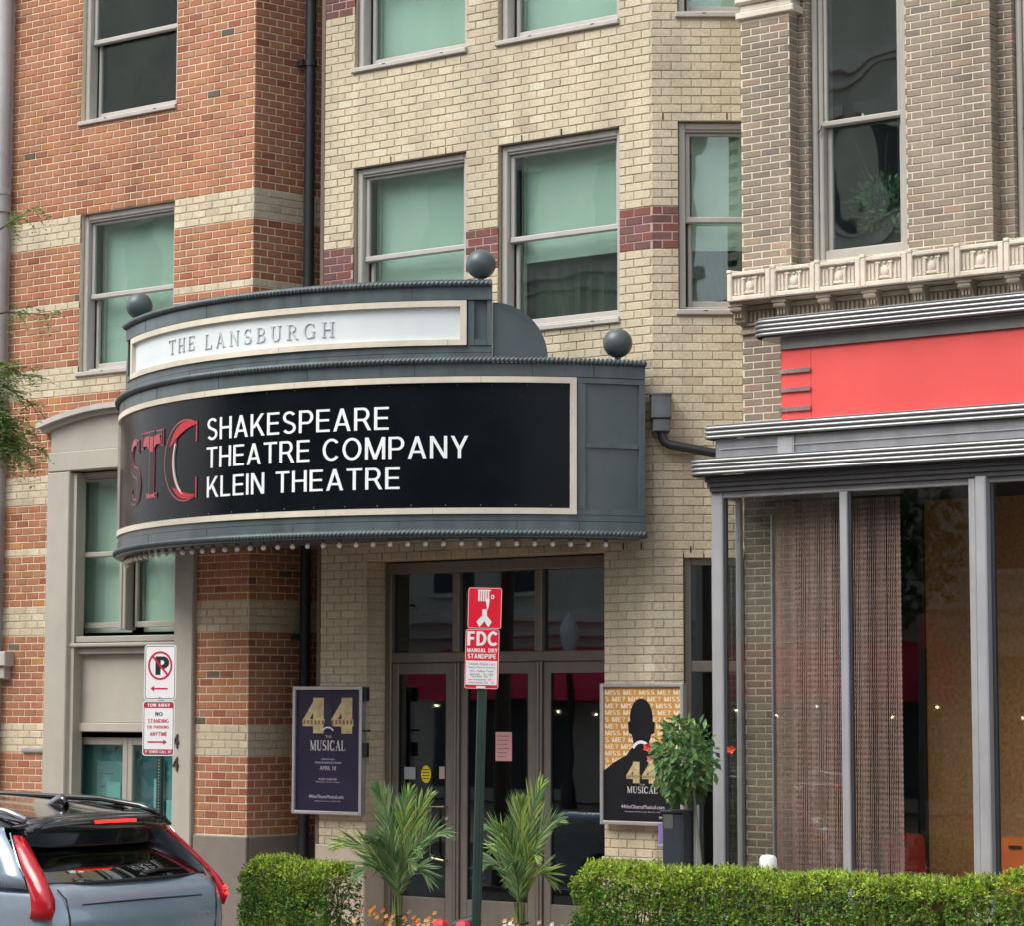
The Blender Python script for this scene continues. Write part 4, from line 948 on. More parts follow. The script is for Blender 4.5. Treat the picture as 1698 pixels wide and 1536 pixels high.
put_flat(f, (tf([(.22, .0), (.50, .0), (.50, .05), (.22, .05)]), [(0, 1, 2, 3)]), 0, .0145, None, wrap(R_)); f.build('letter_fill', redO, lg)
o_, i_, tf = big('S', -31.5, -26.6, 4.30, 4.95, redO, black, redF); lg2 = o_.build('letter', mat('logo_outline2', (.34, .08, .12), .3, metal=.2), pan); i_.build('letter_core', black, lg2)
f = MB(); vs, fs = stroke(arc(.29, .74, .20, .215, 150, 60, 8), .07); put_flat(f, (tf(vs), fs), 0, .0145, None, wrap(R_)); f.build('letter_fill', mat('logo_rose', (.45, .06, .16), .35), lg2)
# C built from ellipses
def ell(cx, cz, rx, rz, a0, a1, n=28): return arc(cx, cz, rx, rz, a0, a1, n)
def lune(outer, inner): return outer+inner[::-1], [(i, i+1, 2*len(outer)-2-i, 2*len(outer)-1-i) for i in range(len(outer)-1)]
ca, cz_ = -13.2, 4.655
O = ell(ca+.6, cz_, 5.6, .402, 62, 298); I = ell(ca+1.5, cz_, 3.9, .35, 64, 296)
c1 = MB(); put_flat(c1, lune(O, I), 0, .009, None, wrap(R_))
for zz in ((4.83, 5.03), (4.28, 4.48)):
    put_flat(c1, ([(-10.10, zz[0]), (-9.82, zz[0]), (-9.82, zz[1]), (-10.10, zz[1])], [(0, 1, 2, 3)]), 0, .0094, None, wrap(R_))
    h = (zz[0], zz[0]+.03) if zz[0] > 4.6 else (zz[1]-.03, zz[1])
    if 0: put_flat(c1, ([(-10.9, h[0]+.04*(1 if zz[0] > 4.6 else -1)), (-10.06, h[0]), (-10.06, h[1]), (-10.9, h[1]+.04*(1 if zz[0] > 4.6 else -1))], [(0, 1, 2, 3)]), 0, .011, None, wrap(R_))
lg3 = c1.build('letter', mat('logo_outline3', (.40, .035, .05), .3, metal=.2), pan)
O2 = ell(ca+.6, cz_, 5.35, .386, 62, 298); I2 = ell(ca+1.2, cz_, 4.1, .358, 62, 298)
c2 = MB(); put_flat(c2, lune(O2, I2), 0, .0115, None, wrap(R_)); c2.build('letter_core', black, lg3)
c3 = MB()
for s0, s1 in ((64, 158), (222, 296)):
    O3 = ell(ca+1.1, cz_, 4.85, .380, s0, s1, 16); I3 = ell(ca+1.5, cz_, 4.0, .30 if s0 < 100 else .325, s0, s1, 16)
    k = len(O3); I3 = [(o[0]+(i[0]-o[0])*sin(pi*j/(k-1))**.7, o[1]+(i[1]-o[1])*sin(pi*j/(k-1))**.7) for j, (o, i) in enumerate(zip(O3, I3))]
    put_flat(c3, lune(O3, I3), 0, .0145, None, wrap(R_))
c3.build('letter_fill', redF, lg3)
c4 = MB(); O4 = ell(ca+1.5, cz_, 3.95, .352, 150, 250, 20); I4 = ell(ca+1.62, cz_, 3.83, .352, 150, 250, 20); put_flat(c4, lune(O4, I4), 0, .0160, None, wrap(R_)); c4.build('letter_edge', mat('logo_white_edge', (.75, .70, .68), .3), lg3)
# finials
for th, R, z in ((34.1, 3.87, 6.35), (53.0, 3.87, 5.645), (-36.0, 3.85, 6.385)):
    p = P(th, R, z); b = MB(); b.sphere(p, .137, 32); b.lathe([(.055, -.20), (.055, -.17), (.03, -.165), (.03, -.12)], p, 16); o = b.build('ball_finial', steel, mq, smooth='auto')
    if th < 0: o['label'] = 'dented ball finial'
# quarter round fins
for sg in (1, -1):
    b = MB(); n = 18; vs = []; r0, r1 = 3.86, 3.93; k = 0
    pts = [(35.7, 5.468)]+[(35.7+7.4*cos(pi/2*i/n), 5.468+.52*sin(pi/2*i/n)) for i in range(n+1)]
    vs = [P(sg*a, r1, z) for a, z in pts]+[P(sg*a, r0, z) for a, z in pts]; k = len(pts)
    b.add(vs, [tuple(range(k)), tuple(range(2*k-1, k-1, -1))]+[(i, i+k, (i+1) % k+k, (i+1) % k) for i in range(k)]); b.build('crest_fin', steel, mq)
# bulbs
bb = MB(); bb.sphere((0, 0, -.045), .0245, 14); bb.lathe([(.010, -.03), (.015, -.012), (.012, 0)], (0, 0, 0), 10); bme2 = shared('bulb', bb, bulbM); bme2.polygons.foreach_set('use_smooth', [True]*len(bme2.polygons))
sk = MB(); sk.lathe([(.017, -.02), (.019, 0), (.019, .05)], (0, 0, 0), 10); sme = shared('socket', sk, sockM)
a = -51.1
while a < 51.4:
    p = Vector(P(a, 3.90, 3.815))-ORG[mq.name]
    o = bpy.data.objects.new('bulb', bme2); COL.objects.link(o); o.parent = mq; o.location = p; o.color = (0, 0, 0, 1)
    q = bpy.data.objects.new('socket', sme); COL.objects.link(q); q.parent = o; q.location = (0, 0, .0)
    a += 2.433
b = MB(); band(b, 3.86, 3.94, 3.82, 3.93, -52.5, 52.5); b.build('bulb_channel', steel, mq, smooth='auto')
# ------------------------------------------------------------------ posters, signs, furniture, plants, car
gold = mat('poster_gold', (.56, .44, .24), .45, var=.45, scale=14)
def poster(x0, x1, z0, z1, y, label, bgm):
    t = thing('poster_case', label, 'poster', ((x0+x1)/2, y, z0), 'poster cases beside the entrance')
    f = MB(); w_ = .035
    f.cbox(x0, y, z0, x0+w_, y+.07, z1, .008); f.cbox(x1-w_, y, z0, x1, y+.07, z1, .008); f.cbox(x0+w_, y, z0, x1-w_, y+.07, z0+w_, .008); f.cbox(x0+w_, y, z1-w_, x1-w_, y+.07, z1, .008)
    f.build('frame', mat('poster_frame_silver', (.56, .55, .56), .35, metal=.6, var=.06), t)
    p = MB().box(x0+w_, y+.030, z0+w_, x1-w_, y+.065, z1-w_).build('poster', bgm, t)
    return t, p
X0, X1, Z0, Z1 = -17.02, -16.115, 1.225, 2.50
t1, p1 = poster(X0, X1, Z0, Z1, -.11, 'purple musical poster in silver case left of the entrance doors', mat('poster_purple', (.022, .017, .046), .35, var=.2, scale=3, spec=.4))
yq = -.11+.030
def ln_(x0, x1, z0, z1, s, m, par, bold=0., y=None, nm='print', th=.0015):
    mb = MB(); put_flat(mb, text_geo(s, x0, x1, z0, z1), y if y is not None else yq, th); return mb.build(nm, m, par)
pr = mat('poster_print_pale', (.50, .47, .55), .5); prg = mat('poster_print_gold', (.55, .42, .22), .5)
def big44(par, xa, xb, za, zb, y, gap, head=False):
    mb = MB(); wd = (xb-xa-gap)/2
    for k, x in enumerate((xa, xb-wd)):
        sx = wd/.66; sz = zb-za
        e = 0
        for pl, w_ in GL['4'][1]:
            vs, fs = stroke(pl, w_*1.55, 0); e += 1
            put_flat(mb, ([(x+a*sx, za+b_*sz) for a, b_ in vs], fs), y, .0015+e*.0003)
    o = mb.build('print', gold, par)
    c = MB()
    for x in (xa, xb-wd):
        for i in range(6): c.box(x+.012+i*wd/6.4, y-.0045, za+(zb-za)*.26, x+.012+i*wd/6.4+wd/13, y-.0035, za+(zb-za)*.37)
    c.build('print', mat('poster_bronze', (.22, .14, .05), .5), par)
big44(p1, -16.90, -16.22, 2.03, 2.385, yq, .06)
hd = MB(); hd.add([(x, yq-.004, z) for x, z in [(-16.565+.055*cos(a), 2.24+.085*sin(a)) for a in [2*pi*i/20 for i in range(20)]]]+[], [tuple(range(20))[::-1]])
hd.add([(-16.60, yq-.0042, 2.2), (-16.53, yq-.0042, 2.2), (-16.50, yq-.0042, 2.07), (-16.63, yq-.0042, 2.07)], [(0, 1, 2, 3)][::1]); hd.build('print', mat('poster_purple_dark', (.018, .013, .038), .5), p1)
hd = MB(); vs, fs = stroke(arc(-16.565, 2.035, .075, .055, 155, 25, 10), .014); put_flat(hd, (vs, fs), yq, .005); hd.build('print', mat('collar_white', (.75, .74, .76), .5), p1)
ln_(-16.60, -16.52, 1.985, 2.01, 'THE', prg, p1)
mb = MB(); serif_text(mb, 'MUSICAL', -16.80, -16.34, 1.86, 1.96, yq, .0012, gap=.12, bold=1.0); mb.build('print', mat('poster_print_silver', (.60, .58, .58), .5), p1)
ln_(-16.65, -16.48, 1.765, 1.78, 'LIMITED RUN', pr, p1); ln_(-16.73, -16.39, 1.730, 1.748, 'PERFORMANCES BEGIN', pr, p1); ln_(-16.67, -16.46, 1.665, 1.705, 'APRIL 18', pr, p1, .01)
ln_(-16.68, -16.45, 1.565, 1.585, 'KLEIN THEATRE', pr, p1); ln_(-16.72, -16.41, 1.54, 1.553, 'Shakespeare Theatre Company', pr, p1); ln_(-16.81, -16.36, 1.385, 1.42, '44theObamaMusical.com', pr, p1, .01); ln_(-16.74, -16.40, 1.35, 1.363, 'ShakespeareTheatre.org  202.547.1122', pr, p1)
hg = MB()
for z in (2.40, 2.05, 1.85): hg.box(-16.115, -.09, z-.05*(z != 2.05), -16.06+.02*(z == 2.05), -.05, z+.07*(z != 2.05)+.02)
hg.box(-16.6, -.045, 1.4, -16.2, .0, 2.3); hg.build('bracket', gasket, t1)
X0, X1, Z0, Z1 = -13.245, -12.335, 1.225, 2.515
t2, p2 = poster(X0, X1, Z0, Z1, -.11, 'orange and black poster with a silhouette in silver case right of the doors', mat('poster_amber', (.58, .30, .07), .4, var=.25, scale=2))
og = mat('poster_lettering_cream', (.80, .66, .50), .5)
mb = MB(); rows = ['MISS ME? MISS ME? MI', 'S ME? MISS ME? MISS', 'ME? MISS ME? MISS M']
for i in range(14):
    z = Z1-.105-i*.062; s = rows[i % 3]; sans_text(mb, s, X0+.045, X1-.045, z, z+.044, yq, .0012, w=.17)
mb.build('print', og, p2)
blk = mat('poster_black', (.010, .010, .013), .4, var=.2, spec=.3)
c = MB(); cx = -12.80
head = [(cx+.124*cos(a), 2.20+.175*sin(a)) for a in [pi*i/24 for i in range(25)]]
head += [(cx-.122, 2.17), (cx-.145, 2.16), (cx-.135, 2.06), (cx-.105, 2.05), (cx-.085, 1.97), (cx-.075, 1.88)]
head = head[:]+[(cx+.08, 1.88), (cx+.085, 1.97), (cx+.105, 2.05), (cx+.14, 2.06), (cx+.148, 2.16), (cx+.122, 2.17)]
c.prism(head[::-1], yq-.003, yq-.0018)
body_ = [(X0+.036, Z0+.036), (X1-.036, Z0+.036), (X1-.036, 1.74), (cx+.30, 1.83), (cx+.13, 1.91), (cx+.08, 1.95), (cx-.10, 1.93), (cx-.16, 1.86), (cx-.30, 1.79), (X0+.036, 1.715)]
c.prism(body_, yq-.0052, yq-.0035); c.build('print', blk, p2)
hd = MB(); vs, fs = stroke(arc(cx, 1.87, .10, .11, 150, 30, 12), .028); put_flat(hd, (vs, fs), yq-.004, .003); hd.build('print', MATS['collar_white'], p2)
big44(p2, -12.96, -12.63, 1.605, 1.80, yq-.0052, .01)
ln_(-12.82, -12.76, 1.585, 1.60, 'THE', prg, p2, y=yq-.0052)
mb = MB(); serif_text(mb, 'MUSICAL', -12.955, -12.625, 1.515, 1.575, yq-.0052, .0012, gap=.12); mb.build('print', MATS['poster_print_silver'], p2)
ln_(-13.02, -12.55, 1.375, 1.41, '44theObamaMusical.com', pr, p2, .01, y=yq-.0052); ln_(-12.98, -12.60, 1.34, 1.352, 'ShakespeareTheatre.org  202.547.1122', pr, p2, y=yq-.0052)
hg = MB(); hg.box(-13.1, -.04, 1.4, -12.75, .0, 2.3); hg.build('bracket', gasket, t2)

t1.location.x += .07; t2.location.x += .045
# ---- street signs on posts
def rrect(x0, x1, z0, z1, r, n=5):
    p = []
    for cx_, cz2, a0 in ((x1-r, z1-r, 0), (x0+r, z1-r, 90), (x0+r, z0+r, 180), (x1-r, z0+r, 270)):
        p += [(cx_+r*cos(rad(a0+90*i/n)), cz2+r*sin(rad(a0+90*i/n))) for i in range(n+1)]
    return p
def plate(x0, x1, z0, z1, M, m, par, r=.025, d=0., th=.003, nm='sign_plate'):
    mb = MB(); mb.prism(rrect(x0, x1, z0, z1, r)[::-1], d, d+th, M); return mb.build(nm, m, par)
sgW = mat('sign_reflective_white', (.80, .80, .80), .35, var=.03); sgR = mat('sign_crimson', (.48, .018, .06), .35, var=.05); sgK = mat('sign_ink', (.02, .02, .025), .4); sgRed = mat('sign_bright_red', (.72, .012, .035), .35, var=.04)
grn = mat('post_green', (.022, .05, .042), .45, var=.15, streak=.15)
def sign_txt(s, x0, x1, z0, z1, M, m, par, d, bold=0., th=.001):
    mb = MB()
    if s.isupper() and all(c in 'ABCDEFGHIKLMNOPRSTUVWY013? ' for c in s): sans_text(mb, s, x0, x1, z0, z1, d, th, None, M, w=.14+bold*3)
    else: put_flat(mb, text_geo(s, x0, x1, z0, z1), d, th, M)
    return mb.build('print', m, par)
# no parking / tow away
Y_ = -4.1; A = frame_mat(-14.945, Y_, 14)   # plates turned a little towards the camera
ns = thing('parking_sign', 'white and crimson no parking and tow away signs on perforated green post', 'sign', (-14.945, Y_, 0))
p = MB()
p.box(-.022, .004, 0, .022, .009, 2.75, A); p.box(-.022, .009, 0, -.017, .045, 2.75, A); p.box(.017, .009, 0, .022, .045, 2.75, A); po = p.build('post', grn, ns)
h = MB(); z = .3
while z < 1.86: h.lathe([(.0055, 0), (.0055, .002)], (0, 0, 0), 8, A @ Matrix.Translation((0, .0035, z)) @ Matrix.Rotation(rad(90), 4, 'X')); z += .0254
h.build('perforation', mat('hole_pale', (.35, .42, .40), .6), po, kind='stuff')
w2 = .152
s1 = plate(-w2, w2, 2.352, 2.812, A, sgW, ns, .03)
def ring_path(x0, x1, z0, z1, r): q = rrect(x0, x1, z0, z1, r); return q+[q[0], q[1]]
mb = MB(); vs, fs = stroke(ring_path(-w2+.012, w2-.012, 2.364, 2.800, .022), .005); put_flat(mb, (vs, fs), 0, .0008, A); mb.build('print', sgK, s1)
sign_txt('P', -.045, .075, 2.56, 2.715, A, sgK, s1, 0, .03)
mb = MB(); vs, fs = stroke(arc(0, 2.638, .108, .112, 0, 360, 32), .017); put_flat(mb, (vs, fs), 0, .0016, A); vs, fs = stroke([(-.075, 2.718), (.075, 2.558)], .018); put_flat(mb, (vs, fs), 0, .0019, A)
vs, fs = stroke([(.075, 2.445), (-.06, 2.445)], .014); put_flat(mb, (vs, fs), 0, .0010, A); put_flat(mb, ([(-.09, 2.445), (-.055, 2.47), (-.055, 2.42)], [(0, 2, 1)]), 0, .0012, A); mb.build('print', sgR, s1)
s2 = plate(-w2-.008, w2-.008, 1.885, 2.345, A, sgW, ns, .03, d=-.001)
mb = MB(); vs, fs = stroke(ring_path(-w2+.004, w2-.020, 1.897, 2.333, .022), .005); put_flat(mb, (vs, fs), -.001, .0008, A); mb.build('print', sgK, s2)
mb = MB(); mb.prism([(-w2+.008, 2.285), (w2-.024, 2.285), (w2-.024, 2.328), (-w2+.008, 2.328)], -.0026, -.0012, A); mb.prism([(-w2+.008, 1.901), (w2-.024, 1.901), (w2-.024, 1.940), (-w2+.008, 1.940)], -.0026, -.0012, A)
vs, fs = stroke([(-.11, 2.0), (.04, 2.0)], .013); put_flat(mb, (vs, fs), -.001, .001, A); put_flat(mb, ([(.075, 2.0), (.04, 2.022), (.04, 1.978)], [(0, 1, 2)]), -.001, .0012, A); mb.build('print', sgR, s2)
sign_txt('TOW AWAY', -.115, .10, 2.294, 2.320, A, sgW, s2, -.0026, .015)
sign_txt('NO', -.04, .03, 2.218, 2.25, A, sgK, s2, -.001, .01); sign_txt('STANDING', -.11, .09, 2.160, 2.192, A, sgR, s2, -.001, .005); sign_txt('OR PARKING', -.115, .095, 2.112, 2.138, A, sgR, s2, -.001, .005); sign_txt('ANYTIME', -.09, .075, 2.052, 2.085, A, sgR, s2, -.001, .005)
sign_txt('IF TOWED CALL 311', -.13, .118, 1.908, 1.930, A, sgW, s2, -.0026, .01)
b = MB(); b.lathe([(.007, 0), (.006, .004)], (0, 0, 0), 8, A @ Matrix.Translation((0, -.0, 2.372)) @ Matrix.Rotation(rad(90), 4, 'X')); b.build('bolt', alu, s1)
# fire department connection sign
A = frame_mat(-11.56, Y_, 30)
fs_ = thing('fire_connection_sign', 'red and white FDC standpipe sign on leaning dark green post by the palms', 'sign', (-11.6, Y_, 0))
p = MB(); tl = Matrix.Translation((-11.645, Y_+.0, 0)) @ Matrix.Rotation(rad(1.6), 4, 'Y') @ Matrix.Rotation(rad(30), 4, 'Z'); p.cbox(-.034, .0, 0, .034, .055, 2.9, .008, tl); p.box(-.006, -.004, 0, .006, .0, 2.43, tl); p.build('post', grn, fs_)
A = tl @ Matrix.Translation((.01, 0, 0)); w2 = .130
s1 = plate(-w2, w2, 2.892, 3.205, A, sgRed, fs_, .018, d=-.01)
mb = MB(); vs, fs = stroke(ring_path(-w2+.004, w2-.004, 2.896, 3.201, .016), .003); put_flat(mb, (vs, fs), -.01, .0008, A)
# hose reel pictogram and Y connector
for i in range(5): mb.prism([(-.052+i*.018, 3.10), (-.040+i*.018, 3.10), (-.040+i*.018, 3.185), (-.052+i*.018, 3.185)], -.0125, -.0105, A)
mb.prism([(-.056, 3.178), (.045, 3.178), (.045, 3.188), (-.056, 3.188)], -.0128, -.0108, A)
mb.prism([(.018, 3.04), (.026, 3.04), (.036, 3.10), (.036, 3.12), (.008, 3.12), (.008, 3.10)], -.0126, -.0107, A)
vs, fs = stroke(arc(.058, 3.135, .010, .014, 0, 360, 12), .007); put_flat(mb, (vs, fs), -.01, .0016, A)
mb.prism([(-.018, 3.04), (-.018, 2.99), (-.062, 2.945), (-.040, 2.905), (-.024, 2.918), (0, 2.95), (.018, 2.918), (.034, 2.905), (.056, 2.945), (.018, 2.99), (.018, 3.04)], -.0123, -.0105, A)
mb.build('print', sgW, s1)
s2 = plate(-w2-.012, w2-.012, 2.435, 2.888, A, sgRed, fs_, .018, d=-.012)
mb = MB(); sans_text(mb, 'FDC', -.128, .104, 2.762, 2.872, -.012, .0012, None, A, w=.20); sans_text(mb, 'MANUAL DRY', -.126, .106, 2.712, 2.742, -.012, .0012, None, A, w=.19); sans_text(mb, 'STANDPIPE', -.122, .095, 2.664, 2.700, -.012, .0012, None, A, w=.19)
mb.prism([(-.132, 2.465), (.106, 2.465), (.106, 2.648), (-.132, 2.648)], -.0142, -.0125, A); mb.prism([(-.05, 2.440), (.02, 2.440), (.02, 2.456), (-.05, 2.456)], -.0142, -.0125, A)
vs, fs = stroke(ring_path(-w2-.009, w2-.015, 2.438, 2.885, .016), .003); put_flat(mb, (vs, fs), -.012, .0008, A)
mb.build('print', sgW, s2)
for i, s in enumerate(('TUNNEL TRACK 1 & 2', 'Gallery Place to Archives', 'SYS - Yellow Track', '20+00 - 31+00')): sign_txt(s, -.115+.012*(i > 1), .09-.012*(i > 1), 2.615-i*.026, 2.630-i*.026, A, MATS['print_grey'], s2, -.0142)
for i, s in enumerate(('Vent Shaft    201 - 1', 'New Construction Ave   202 - 4', 'Intermediate Pass   19')): sign_txt(s, -.11+.02*(i == 0), .08-.02*(i == 0), 2.522-i*.022, 2.534-i*.022, A, MATS['print_grey'], s2, -.0142)

# ---- planting strip along the kerb
MB().box(-18.0, -3.72, 0.0, 2.0, -2.62, .16).build('planting_bed', soil_m, kind='structure')
MB().box(-18.05, -3.80, 0.0, 2.05, -3.722, .22).build('bed_kerb', kb_m, kind='structure')
def leaf_mesh(mb, p, ax, nrm, ln, wd, col):
    ax = ax.normalized(); sd = ax.cross(nrm)
    if sd.length < .01: sd = ax.cross(Vector((1, 0, 0)))
    sd.normalize(); up = sd.cross(ax)*wd*.25
    mb.add([p, p+ax*ln*.5+sd*wd*.5+up, p+ax*ln, p+ax*ln*.5-sd*wd*.5+up], [(0, 1, 2), (0, 2, 3)], col)
def rv(): 
    while 1:
        v = Vector((random.uniform(-1, 1), random.uniform(-1, 1), random.uniform(-1, 1)))
        if .1 < v.length < 1: return v.normalized()
def hedge(x0, x1, y0, y1, z0, z1, n, label, group, tilt=0.0, warm=.5):
    t = thing('boxwood_hedge', label, 'hedge', ((x0+x1)/2, (y0+y1)/2, .16), group)
    st = MB(); k = int((x1-x0)/.09)
    for i in range(k):
        bx = x0+(x1-x0)*(i+.5)/k+random.uniform(-.03, .03); by = random.uniform(y0+.1, y1-.1)
        for j in range(4):
            q = Vector((bx+random.uniform(-.16, .16), by+random.uniform(-.15, .15), z1-random.uniform(.06, .25)))
            m_ = Vector((bx, by, .3))*.5+q*.5+Vector((random.uniform(-.03, .03), random.uniform(-.03, .03), 0)); st.tube([(bx, by, .12), m_, q], [.011, .007, .003], 5)
    st.build('stem', mat('hedge_wood', (.13, .10, .07), .9, var=.3), t)
    mb = MB(); rr = random.Random(int(x0*100))
    bl = [(rr.uniform(x0, x1), rr.uniform(.05, .14), rr.uniform(-.05, .06)) for _ in range(int((x1-x0)*6)+3)]
    def top(x): return z1+sum(h*math.exp(-((x-c_)/w_)**2) for c_, w_, h in bl)*.6+.012*sin(x*31)
    for i in range(n):
        r = random.random(); x = random.uniform(x0, x1); T = top(x)
        if r < .36: z = T-abs(random.gauss(0, .03)); y = random.uniform(y0, y1)
        elif r < .80:
            y = y0+abs(random.gauss(0, .035)); z = z0+(T-z0)*random.random()**.75
        elif r < .9:
            z = random.uniform(z0, T); y = random.uniform(y0, y1); x = (x1-abs(random.gauss(0, .03))) if random.random() < .6 else (x0+abs(random.gauss(0, .03)))
        else: y = random.uniform(y0, y1); z = random.uniform(z0, T)
        z = max(z, z0+random.uniform(-.05, .04))
        # rounded corners, gaps
        ez = max(0, z-(T-.09)); y += ez*.7*(1 if y < (y0+y1)/2 else -1); x += (ez*.8 if x < x0+.1 else (-ez*.8 if x > x1-.1 else 0))
        gap = sin(x*9.1+z*13)+sin(x*23+z*7+1)+sin(z*29+x*3)
        if gap > 1.45 and random.random() < .8: continue
        if z < z0+.12 and random.random() < .35: continue
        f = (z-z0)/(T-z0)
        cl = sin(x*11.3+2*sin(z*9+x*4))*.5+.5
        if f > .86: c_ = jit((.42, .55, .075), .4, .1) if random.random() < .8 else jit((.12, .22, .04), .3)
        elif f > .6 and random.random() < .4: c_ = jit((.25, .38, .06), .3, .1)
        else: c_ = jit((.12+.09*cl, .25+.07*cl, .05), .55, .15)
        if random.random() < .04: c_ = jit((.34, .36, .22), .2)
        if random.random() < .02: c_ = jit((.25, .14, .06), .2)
        base = Vector((x, y, z)); out = Vector((rv()*1.0))+Vector((0, -.5, .55))
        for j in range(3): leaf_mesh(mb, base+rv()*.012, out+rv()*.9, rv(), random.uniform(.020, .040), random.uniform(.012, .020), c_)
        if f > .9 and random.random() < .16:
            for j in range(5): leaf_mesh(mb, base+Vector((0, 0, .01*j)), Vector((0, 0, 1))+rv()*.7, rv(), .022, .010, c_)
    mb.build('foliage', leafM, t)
    return t
hg_ = 'clipped hedges along the kerb'
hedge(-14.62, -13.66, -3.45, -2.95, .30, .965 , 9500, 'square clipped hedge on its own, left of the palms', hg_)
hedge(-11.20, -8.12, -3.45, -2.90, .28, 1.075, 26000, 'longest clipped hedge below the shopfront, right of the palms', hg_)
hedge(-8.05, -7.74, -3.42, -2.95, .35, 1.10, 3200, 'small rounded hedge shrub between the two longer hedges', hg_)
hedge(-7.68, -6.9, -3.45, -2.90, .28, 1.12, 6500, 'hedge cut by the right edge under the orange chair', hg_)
# rock and white cap among the hedge
rk = MB(); rk.sphere((-8.25, -3.62, .42), .16, 14, (1.1, .6, .8)); rk.v = [(x+.03*sin(z*40+x*30), y+.02*sin(x*33), z+.03*sin(x*28+y*21)) for x, y, z in rk.v]
tag(rk.build('rock', mat('rock_tan', (.36, .29, .24), .9, var=.3, scale=20, bump=.6), smooth='auto', org=(-8.25, -3.62, .3)), 'brown rock showing below the small hedge shrub', 'rock')
bo = thing('bollard', 'bollard with a white rounded cap behind the long hedge', 'bollard', (-10.9, -.9, 0))
b = MB(); bx, by = -10.92, -.95; b.lathe([(.05, 0), (.05, .95)], (bx, by, 0), 16); b.build('shaft', mat('bollard_grey', (.3, .3, .3), .6), bo)
b = MB(); b.lathe([(.055, .95), (.075, .955), (.075, 1.03), (.06, 1.055), (.02, 1.065)], (bx, by, 0), 18); b.build('cap', mat('cap_white', (.82, .82, .80), .4), bo, smooth='auto')

# ---- palms tied in bundles
def palm(bx, by, zt, lab, seed, spec):
    R = random.Random(seed); t = thing('areca_palm', lab, 'palm', (bx, by, .16), 'potted palms in front of the entrance')
    st = MB()
    for i in range(9): a = i*2*pi/9; r = .035+.02*(i % 2); st.tube([(bx+r*cos(a)*1.4, by+r*sin(a)*1.4, .16), (bx+r*cos(a)*.7, by+r*sin(a)*.7, .60), (bx+r*cos(a)*.7, by+r*sin(a)*.7, .76)], [.015, .012, .006], 7)
    st.build('stem', mat('palm_stem_green', (.16, .19, .055), .5, var=.3, scale=20), t, smooth='auto')
    ti = MB(); ti.tube([(bx+.072*cos(2*pi*i/16), by+.072*sin(2*pi*i/16), .60) for i in range(17)], .008, 6); ti.build('tie', gasket, t)
    for (ang, reach, top, dep, ln, fresh) in spec:
        # frond rachis from the bundle, bending out; ang measured in the x-z sense, dep = towards/away from the street
        p0 = Vector((bx, by, .66)); d = Vector((reach*.84, dep, 0)); top -= .09; pts = []
        for i in range(13):
            q = i/12; pts.append(p0+d*(q**1.5)+Vector((0, 0, (top-.66)*(sin(q*pi/2*ln)/sin(pi/2*ln) if ln > 0 else q))))
        mb = MB(); mb.tube(pts, [.008-.0055*i/12 for i in range(13)], 5, col=jit((.17, .22, .07), .1))
        n = 34; total = sum((pts[i+1]-pts[i]).length for i in range(12))
        for i in range(n):
            q = .14+.86*i/(n-1); f = q*12; k = min(int(f), 11); p = pts[k].lerp(pts[k+1], f-k); tg = (pts[k+1]-pts[k]).normalized()
            side0 = tg.cross(Vector((.2, -1, .15))).normalized(); nrm = side0.cross(tg)
            L_ = (.13+.14*sin(pi*min(1, (q-.15)/.8)))*(1-.35*max(0, q-.75)/.25)*R.uniform(.8, 1.15)*(.8+.3*total)
            for sg in (1, -1):
                out = (side0*sg*(.50-.18*q)+tg*(.80+.3*q)+nrm*R.uniform(-.1, .28)).normalized()
                droop = Vector((0, 0, -1))*R.uniform(.0, .18)
                w_ = R.uniform(.005, .0085)
                w0 = out.cross(nrm).normalized()*w_
                a_, b_, c_ = p, p+out*L_*.5+droop*L_*.25, p+out*L_+droop*L_
                rr = R.random()
                col = jit((.38, .50, .11) if (fresh and rr < .6) else ((.29, .42, .19) if rr < .5 else (.12, .25, .09)), .25, .08)
                if R.random() < .03: col = (.33, .27, .12)
                fold = nrm*w_*.45
                mb.add([a_-w0*.3, a_+w0*.3, b_-w0, b_+fold*1., b_+w0, c_], [(0, 1, 3, 2), (1, 4, 3), (2, 3, 5), (3, 4, 5)], col)
        mb.build('frond', leafM, t)
palm(-13.10, -3.2, 1.7, 'fuller areca palm nearest the left entrance door', 3,
     [(-.38, -.30, 1.66, .10, .8, 0), (-.2, -.17, 1.72, -.1, .8, 0), (0, -.02, 1.62, .15, .7, 0), (.2, .14, 1.70, .0, .8, 1), (.3, .24, 1.66, .15, .8, 1), (-1, -.66, 1.25, -.15, 1.2, 1), (1, .50, 1.36, .12, 1.1, 0), (.8, .42, 1.22, -.15, 1.2, 0),
      (-.7, -.40, 1.30, .2, 1.1, 0), (.5, .38, 1.10, -.2, 1.35, 0), (-.5, -.42, 1.05, .15, 1.4, 0), (0, .05, 1.35, -.30, 1.0, 0), (0, -.1, 1.30, -.25, 1.0, 0), (.3, .30, .98, .1, 1.5, 0), (-.2, -.28, 1.0, -.25, 1.5, 0), (0, .10, 1.5, .2, .8, 1)])
